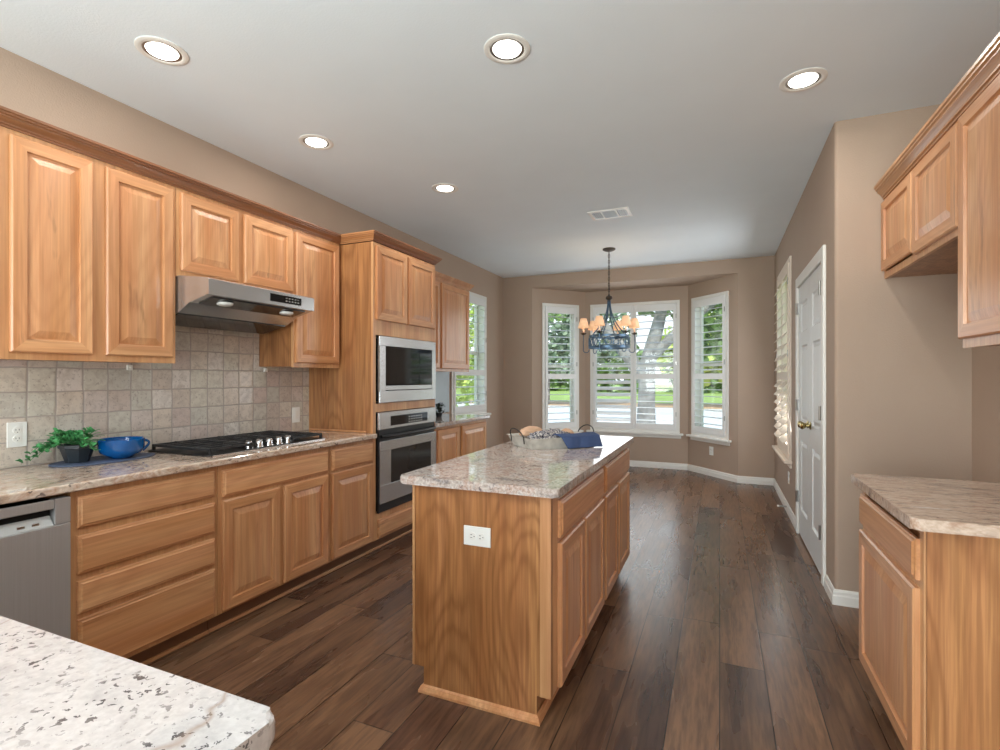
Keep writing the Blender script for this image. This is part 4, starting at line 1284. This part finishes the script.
for k_ in range(6):
    a = 2 * PI * k_ / 6 + 0.35
    ca, sa = math.cos(a), math.sin(a)
    mb = MB()
    pts_ = []
    for t in range(13):
        s_ = t / 12
        rr_ = 0.014 + 0.215 * s_ ** 2.2
        pts_.append((ca * rr_, sa * rr_, 2.27 - 0.44 * s_))
    mb.tube(pts_, 0.0065, 8)
    mb.build('strut', 'blue_iron', ch, smooth=True)
    mb = MB()   # curled arm below the ring carrying the candle cup
    pts_ = []
    for t in range(13):
        s_ = t / 12
        th_ = PI * 1.15 * s_
        rr_ = 0.235 + 0.035 * (1 - math.cos(th_))
        zz_ = RZ0 - 0.115 - 0.035 * math.sin(th_)
        pts_.append((ca * rr_, sa * rr_, zz_))
    pts_ += [(ca * 0.305, sa * 0.305, RZ0 - 0.03), (ca * 0.30, sa * 0.30, RZ0 + 0.065)]
    mb.tube(pts_, 0.005, 8)
    arm = mb.build('arm', 'blue_iron', ch, smooth=True)
    mb = MB(); c_ = (ca * 0.30, sa * 0.30, RZ0 + 0.06)
    mb.lathe([(0.008, 0), (0.032, 0.012), (0.036, 0.018), (0.012, 0.022), (0.010, 0.03)], c_, 14); mb.build('candle_cup', 'bronze', ch, smooth=True)
    mb = MB(); mb.lathe([(0.010, 0.031), (0.010, 0.10), (0.001, 0.101)], c_, 12); mb.build('candle', 'cream', ch, smooth=True)
    mb = MB(); mb.lathe([(0.066, 0.085), (0.036, 0.195)], c_, 20, cap0=False, cap1=False); sh = mb.build('lamp_shade', 'shade', ch, smooth=True)
    so = sh.modifiers.new('thick', 'SOLIDIFY'); so.thickness = 0.002
    bl = light('candle_lamp', 'POINT', (cx0 + c_[0], cy0 + c_[1], c_[2] + 0.14), (0, 0, 0), 1.2, (1.0, 0.72, 0.45), shadow_soft_size=0.02)
    bl.name = 'candle_lamp'; bl.parent = ch; bl.location = (c_[0], c_[1], c_[2] + 0.14)
for zz_, rr_ in ((RZ0 + 0.03, 0.232), (RZ0 - 0.10, 0.238)):
    mb = MB()
    mb.lathe([(rr_ - 0.004, zz_), (rr_ + 0.004, zz_), (rr_ + 0.004, zz_ + 0.026), (rr_ - 0.004, zz_ + 0.026), (rr_ - 0.004, zz_)], (0, 0, 0), 40, cap0=False, cap1=False)
    mb.build('ring_band', 'blue_iron', ch, smooth=True)
mb = MB()   # scrollwork between the bands
for k_ in range(18):
    a = 2 * PI * k_ / 18
    pts_ = []
    for t in range(11):
        b_ = 2 * PI * t / 10
        aa = a + 0.14 * math.cos(b_)
        pts_.append((0.237 * math.cos(aa), 0.237 * math.sin(aa), RZ0 - 0.022 + 0.05 * math.sin(b_)))
    mb.tube(pts_, 0.005, 6)
mb.build('scrollwork', 'blue_iron', ch)

# ---------------------------------------------------------------- outdoors
GZ = -0.3
def ground(name, x0, x1, y0, y1, mat, dz=0.0):
    mb = MB(); mb.box(x0, x1, y0, y1, GZ - 0.05 + dz - 0.1, GZ + dz)
    return struct(mb.build(name, mat))
ground('ground_lawn', -90, 90, -20, 130, 'lawn', -0.03)
ground('ground_driveway', -26, 40, 9.5, 29, 'concrete', 0.0)
ground('ground_bed', -40, 60, 29, 34, 'tan_ground', 0.0)
def tree(name, label, loc, trunk_pts, radii, crowns, leaf_mat, nleaf, lsize, group='trees outside the bay'):
    r = thing(name, label, 'tree', loc, 0, group)
    mb = MB()
    for pts_, rad in zip(trunk_pts, radii): mb.tube(pts_, rad, 10)
    if trunk_pts: mb.build('trunk', 'bark', r, smooth=True)
    ml = MB()
    tot = sum(c[3] ** 2 for c in crowns)
    for cx_, cy_, cz_, cr_ in crowns:
        for _ in range(int(nleaf * cr_ ** 2 / tot)):
            d = Vector((random.gauss(0, 1), random.gauss(0, 1), random.gauss(0, 1)))
            if d.length < 1e-3: continue
            d.normalize(); d *= cr_ * random.uniform(0.55, 1.0)
            leafq(ml, Vector((cx_, cy_, cz_)) + d, Vector((random.uniform(-1, 1), random.uniform(-1, 1), random.uniform(-1, 0.6))), lsize * random.uniform(0.6, 1.3), Vector((random.uniform(-1, 1), random.uniform(-1, 1), 1)).normalized())
    ml.build('foliage', leaf_mat, r)
    return r
tree('shade_tree', 'large grey-trunked tree just outside the middle bay window', (-1.68, 13.0, GZ),
     [[(0, 0, 0), (0.02, 0, 1.0), (0.05, 0, 2.0), (0.3, 0.1, 3.0), (0.6, 0.3, 4.5)], [(0.04, 0, 1.5), (-0.5, 0.1, 2.3), (-1.1, 0.2, 3.0), (-2.2, 0.2, 4.2)], [(0.1, 0, 2.1), (0.9, -0.1, 2.9), (1.8, 0, 3.6)]],
     [[0.26, 0.21, 0.2, 0.15, 0.08], [0.16, 0.17, 0.14, 0.08], [0.13, 0.11, 0.07]],
     [(-2.2, 0.5, 4.6, 1.5), (0.4, 0.5, 4.9, 1.7), (2.2, 0.3, 4.0, 1.3), (1.6, 1.2, 2.9, 0.9)], 'foliage', 5200, 0.2)
tree('garden_tree', 'yellow-green tree far behind the shade tree', (1.2, 31, GZ), [[(0, 0, 0), (0, 0, 3)]], [[0.2, 0.15]],
     [(0, 0, 4.0, 2.6), (-2.6, 0.5, 3.2, 2.0), (2.6, 1, 4.2, 2.4)], 'foliage_yellow', 3600, 0.42)
tree('garden_tree', 'grey-green tree seen through the left bay window', (-9.8, 30, GZ), [[(0, 0, 0), (0.1, 0, 3)]], [[0.22, 0.15]],
     [(0, 0, 5.0, 2.5), (3.0, 0.5, 4.6, 2.3), (-3.0, 1, 5.0, 2.6), (1.0, 0, 3.0, 1.4)], 'foliage_grey', 4200, 0.36)
tree('garden_tree', 'green tree seen through the right bay window', (4.4, 24, GZ), [[(0, 0, 0), (0.1, 0, 2.4)]], [[0.18, 0.12]],
     [(0, 0, 3.9, 1.9), (-1.6, 0.3, 4.6, 1.5), (1.9, 0.2, 4.4, 1.7), (0.4, 0, 2.3, 1.1)], 'foliage', 4200, 0.28)
tree('garden_tree', 'green tree outside the far left window over the desk', (-7.6, 11.0, GZ), [[(0, 0, 0), (0.1, 0, 2.4), (0.3, 0, 4)], [(0.9, 0.4, 0), (0.8, 0.5, 2.2), (1.0, 0.4, 4)]], [[0.14, 0.12, 0.08], [0.12, 0.10, 0.07]],
     [(0, 0, 3.6, 1.3), (1.8, 0.3, 3.2, 1.2), (-1.5, 0.5, 3.4, 1.3), (0.5, 2.2, 1.5, 0.9)], 'foliage_yellow', 3000, 0.17)
tree('garden_tree', 'bushy tree outside the side window by the double doors', (5.0, 9.0, GZ), [[(0, 0, 0), (0, 0, 2.5)]], [[0.13, 0.09]],
     [(0, 0, 2.8, 1.4), (0.5, 1.4, 2.0, 1.1), (0.2, -1.4, 2.2, 1.1)], 'foliage', 2200, 0.2)
for i in range(9):
    x = -40 + i * 9.6
    tree('hedge_tree', 'distant tree in the row beyond the lawn', (x, 62 + random.uniform(-3, 3), GZ), [], [],
         [(0, 0, random.uniform(1.5, 3.0), random.uniform(3.6, 4.4))], random.choice(['foliage', 'foliage_grey', 'foliage_yellow']), 500, 1.1, 'distant tree row')
# neighbour's house
hs = thing('house', 'low pale house across the driveway seen through the right bay window', 'house', (12, 44, GZ))
mb = MB(); mb.box(-7, 7, -4, 4, 0, 2.9); mb.build('wall', 'house_wall', hs)
mb = MB(); mb.rings([[(-7.5, -4.5, 2.9), (7.5, -4.5, 2.9), (7.5, 4.5, 2.9), (-7.5, 4.5, 2.9)], [(-5, -0.3, 5.0), (5, -0.3, 5.0), (5, 0.3, 5.0), (-5, 0.3, 5.0)]]); mb.build('roof', 'roof', hs)
for x in (-5, -2, 3):
    mb = MB(); mb.box(x, x + 1.4, -4.05, -3.98, 0.9, 2.1); mb.build('window', 'bin', hs)
bn = thing('trash_bin', 'dark wheeled bin on the driveway seen through the left bay window', 'bin', (-10.2, 26.5, GZ))
mb = MB(); mb.rings([rect(0.25, 0.28, 0.05), rect(0.33, 0.36, 1.0)]); mb.build('body', 'bin', bn)
mb = MB(); mb.rings([rect(0.35, 0.38, 1.0), rect(0.33, 0.36, 1.07), rect(0.1, 0.1, 1.1)]); mb.build('lid', 'bin', bn)
for x in (-0.22, 0.22):
    mb = MB(); mb.tube([(x - 0.03, 0.28, 0.1), (x + 0.03, 0.28, 0.1)], 0.1, 12); mb.build('wheel', 'black', bn)
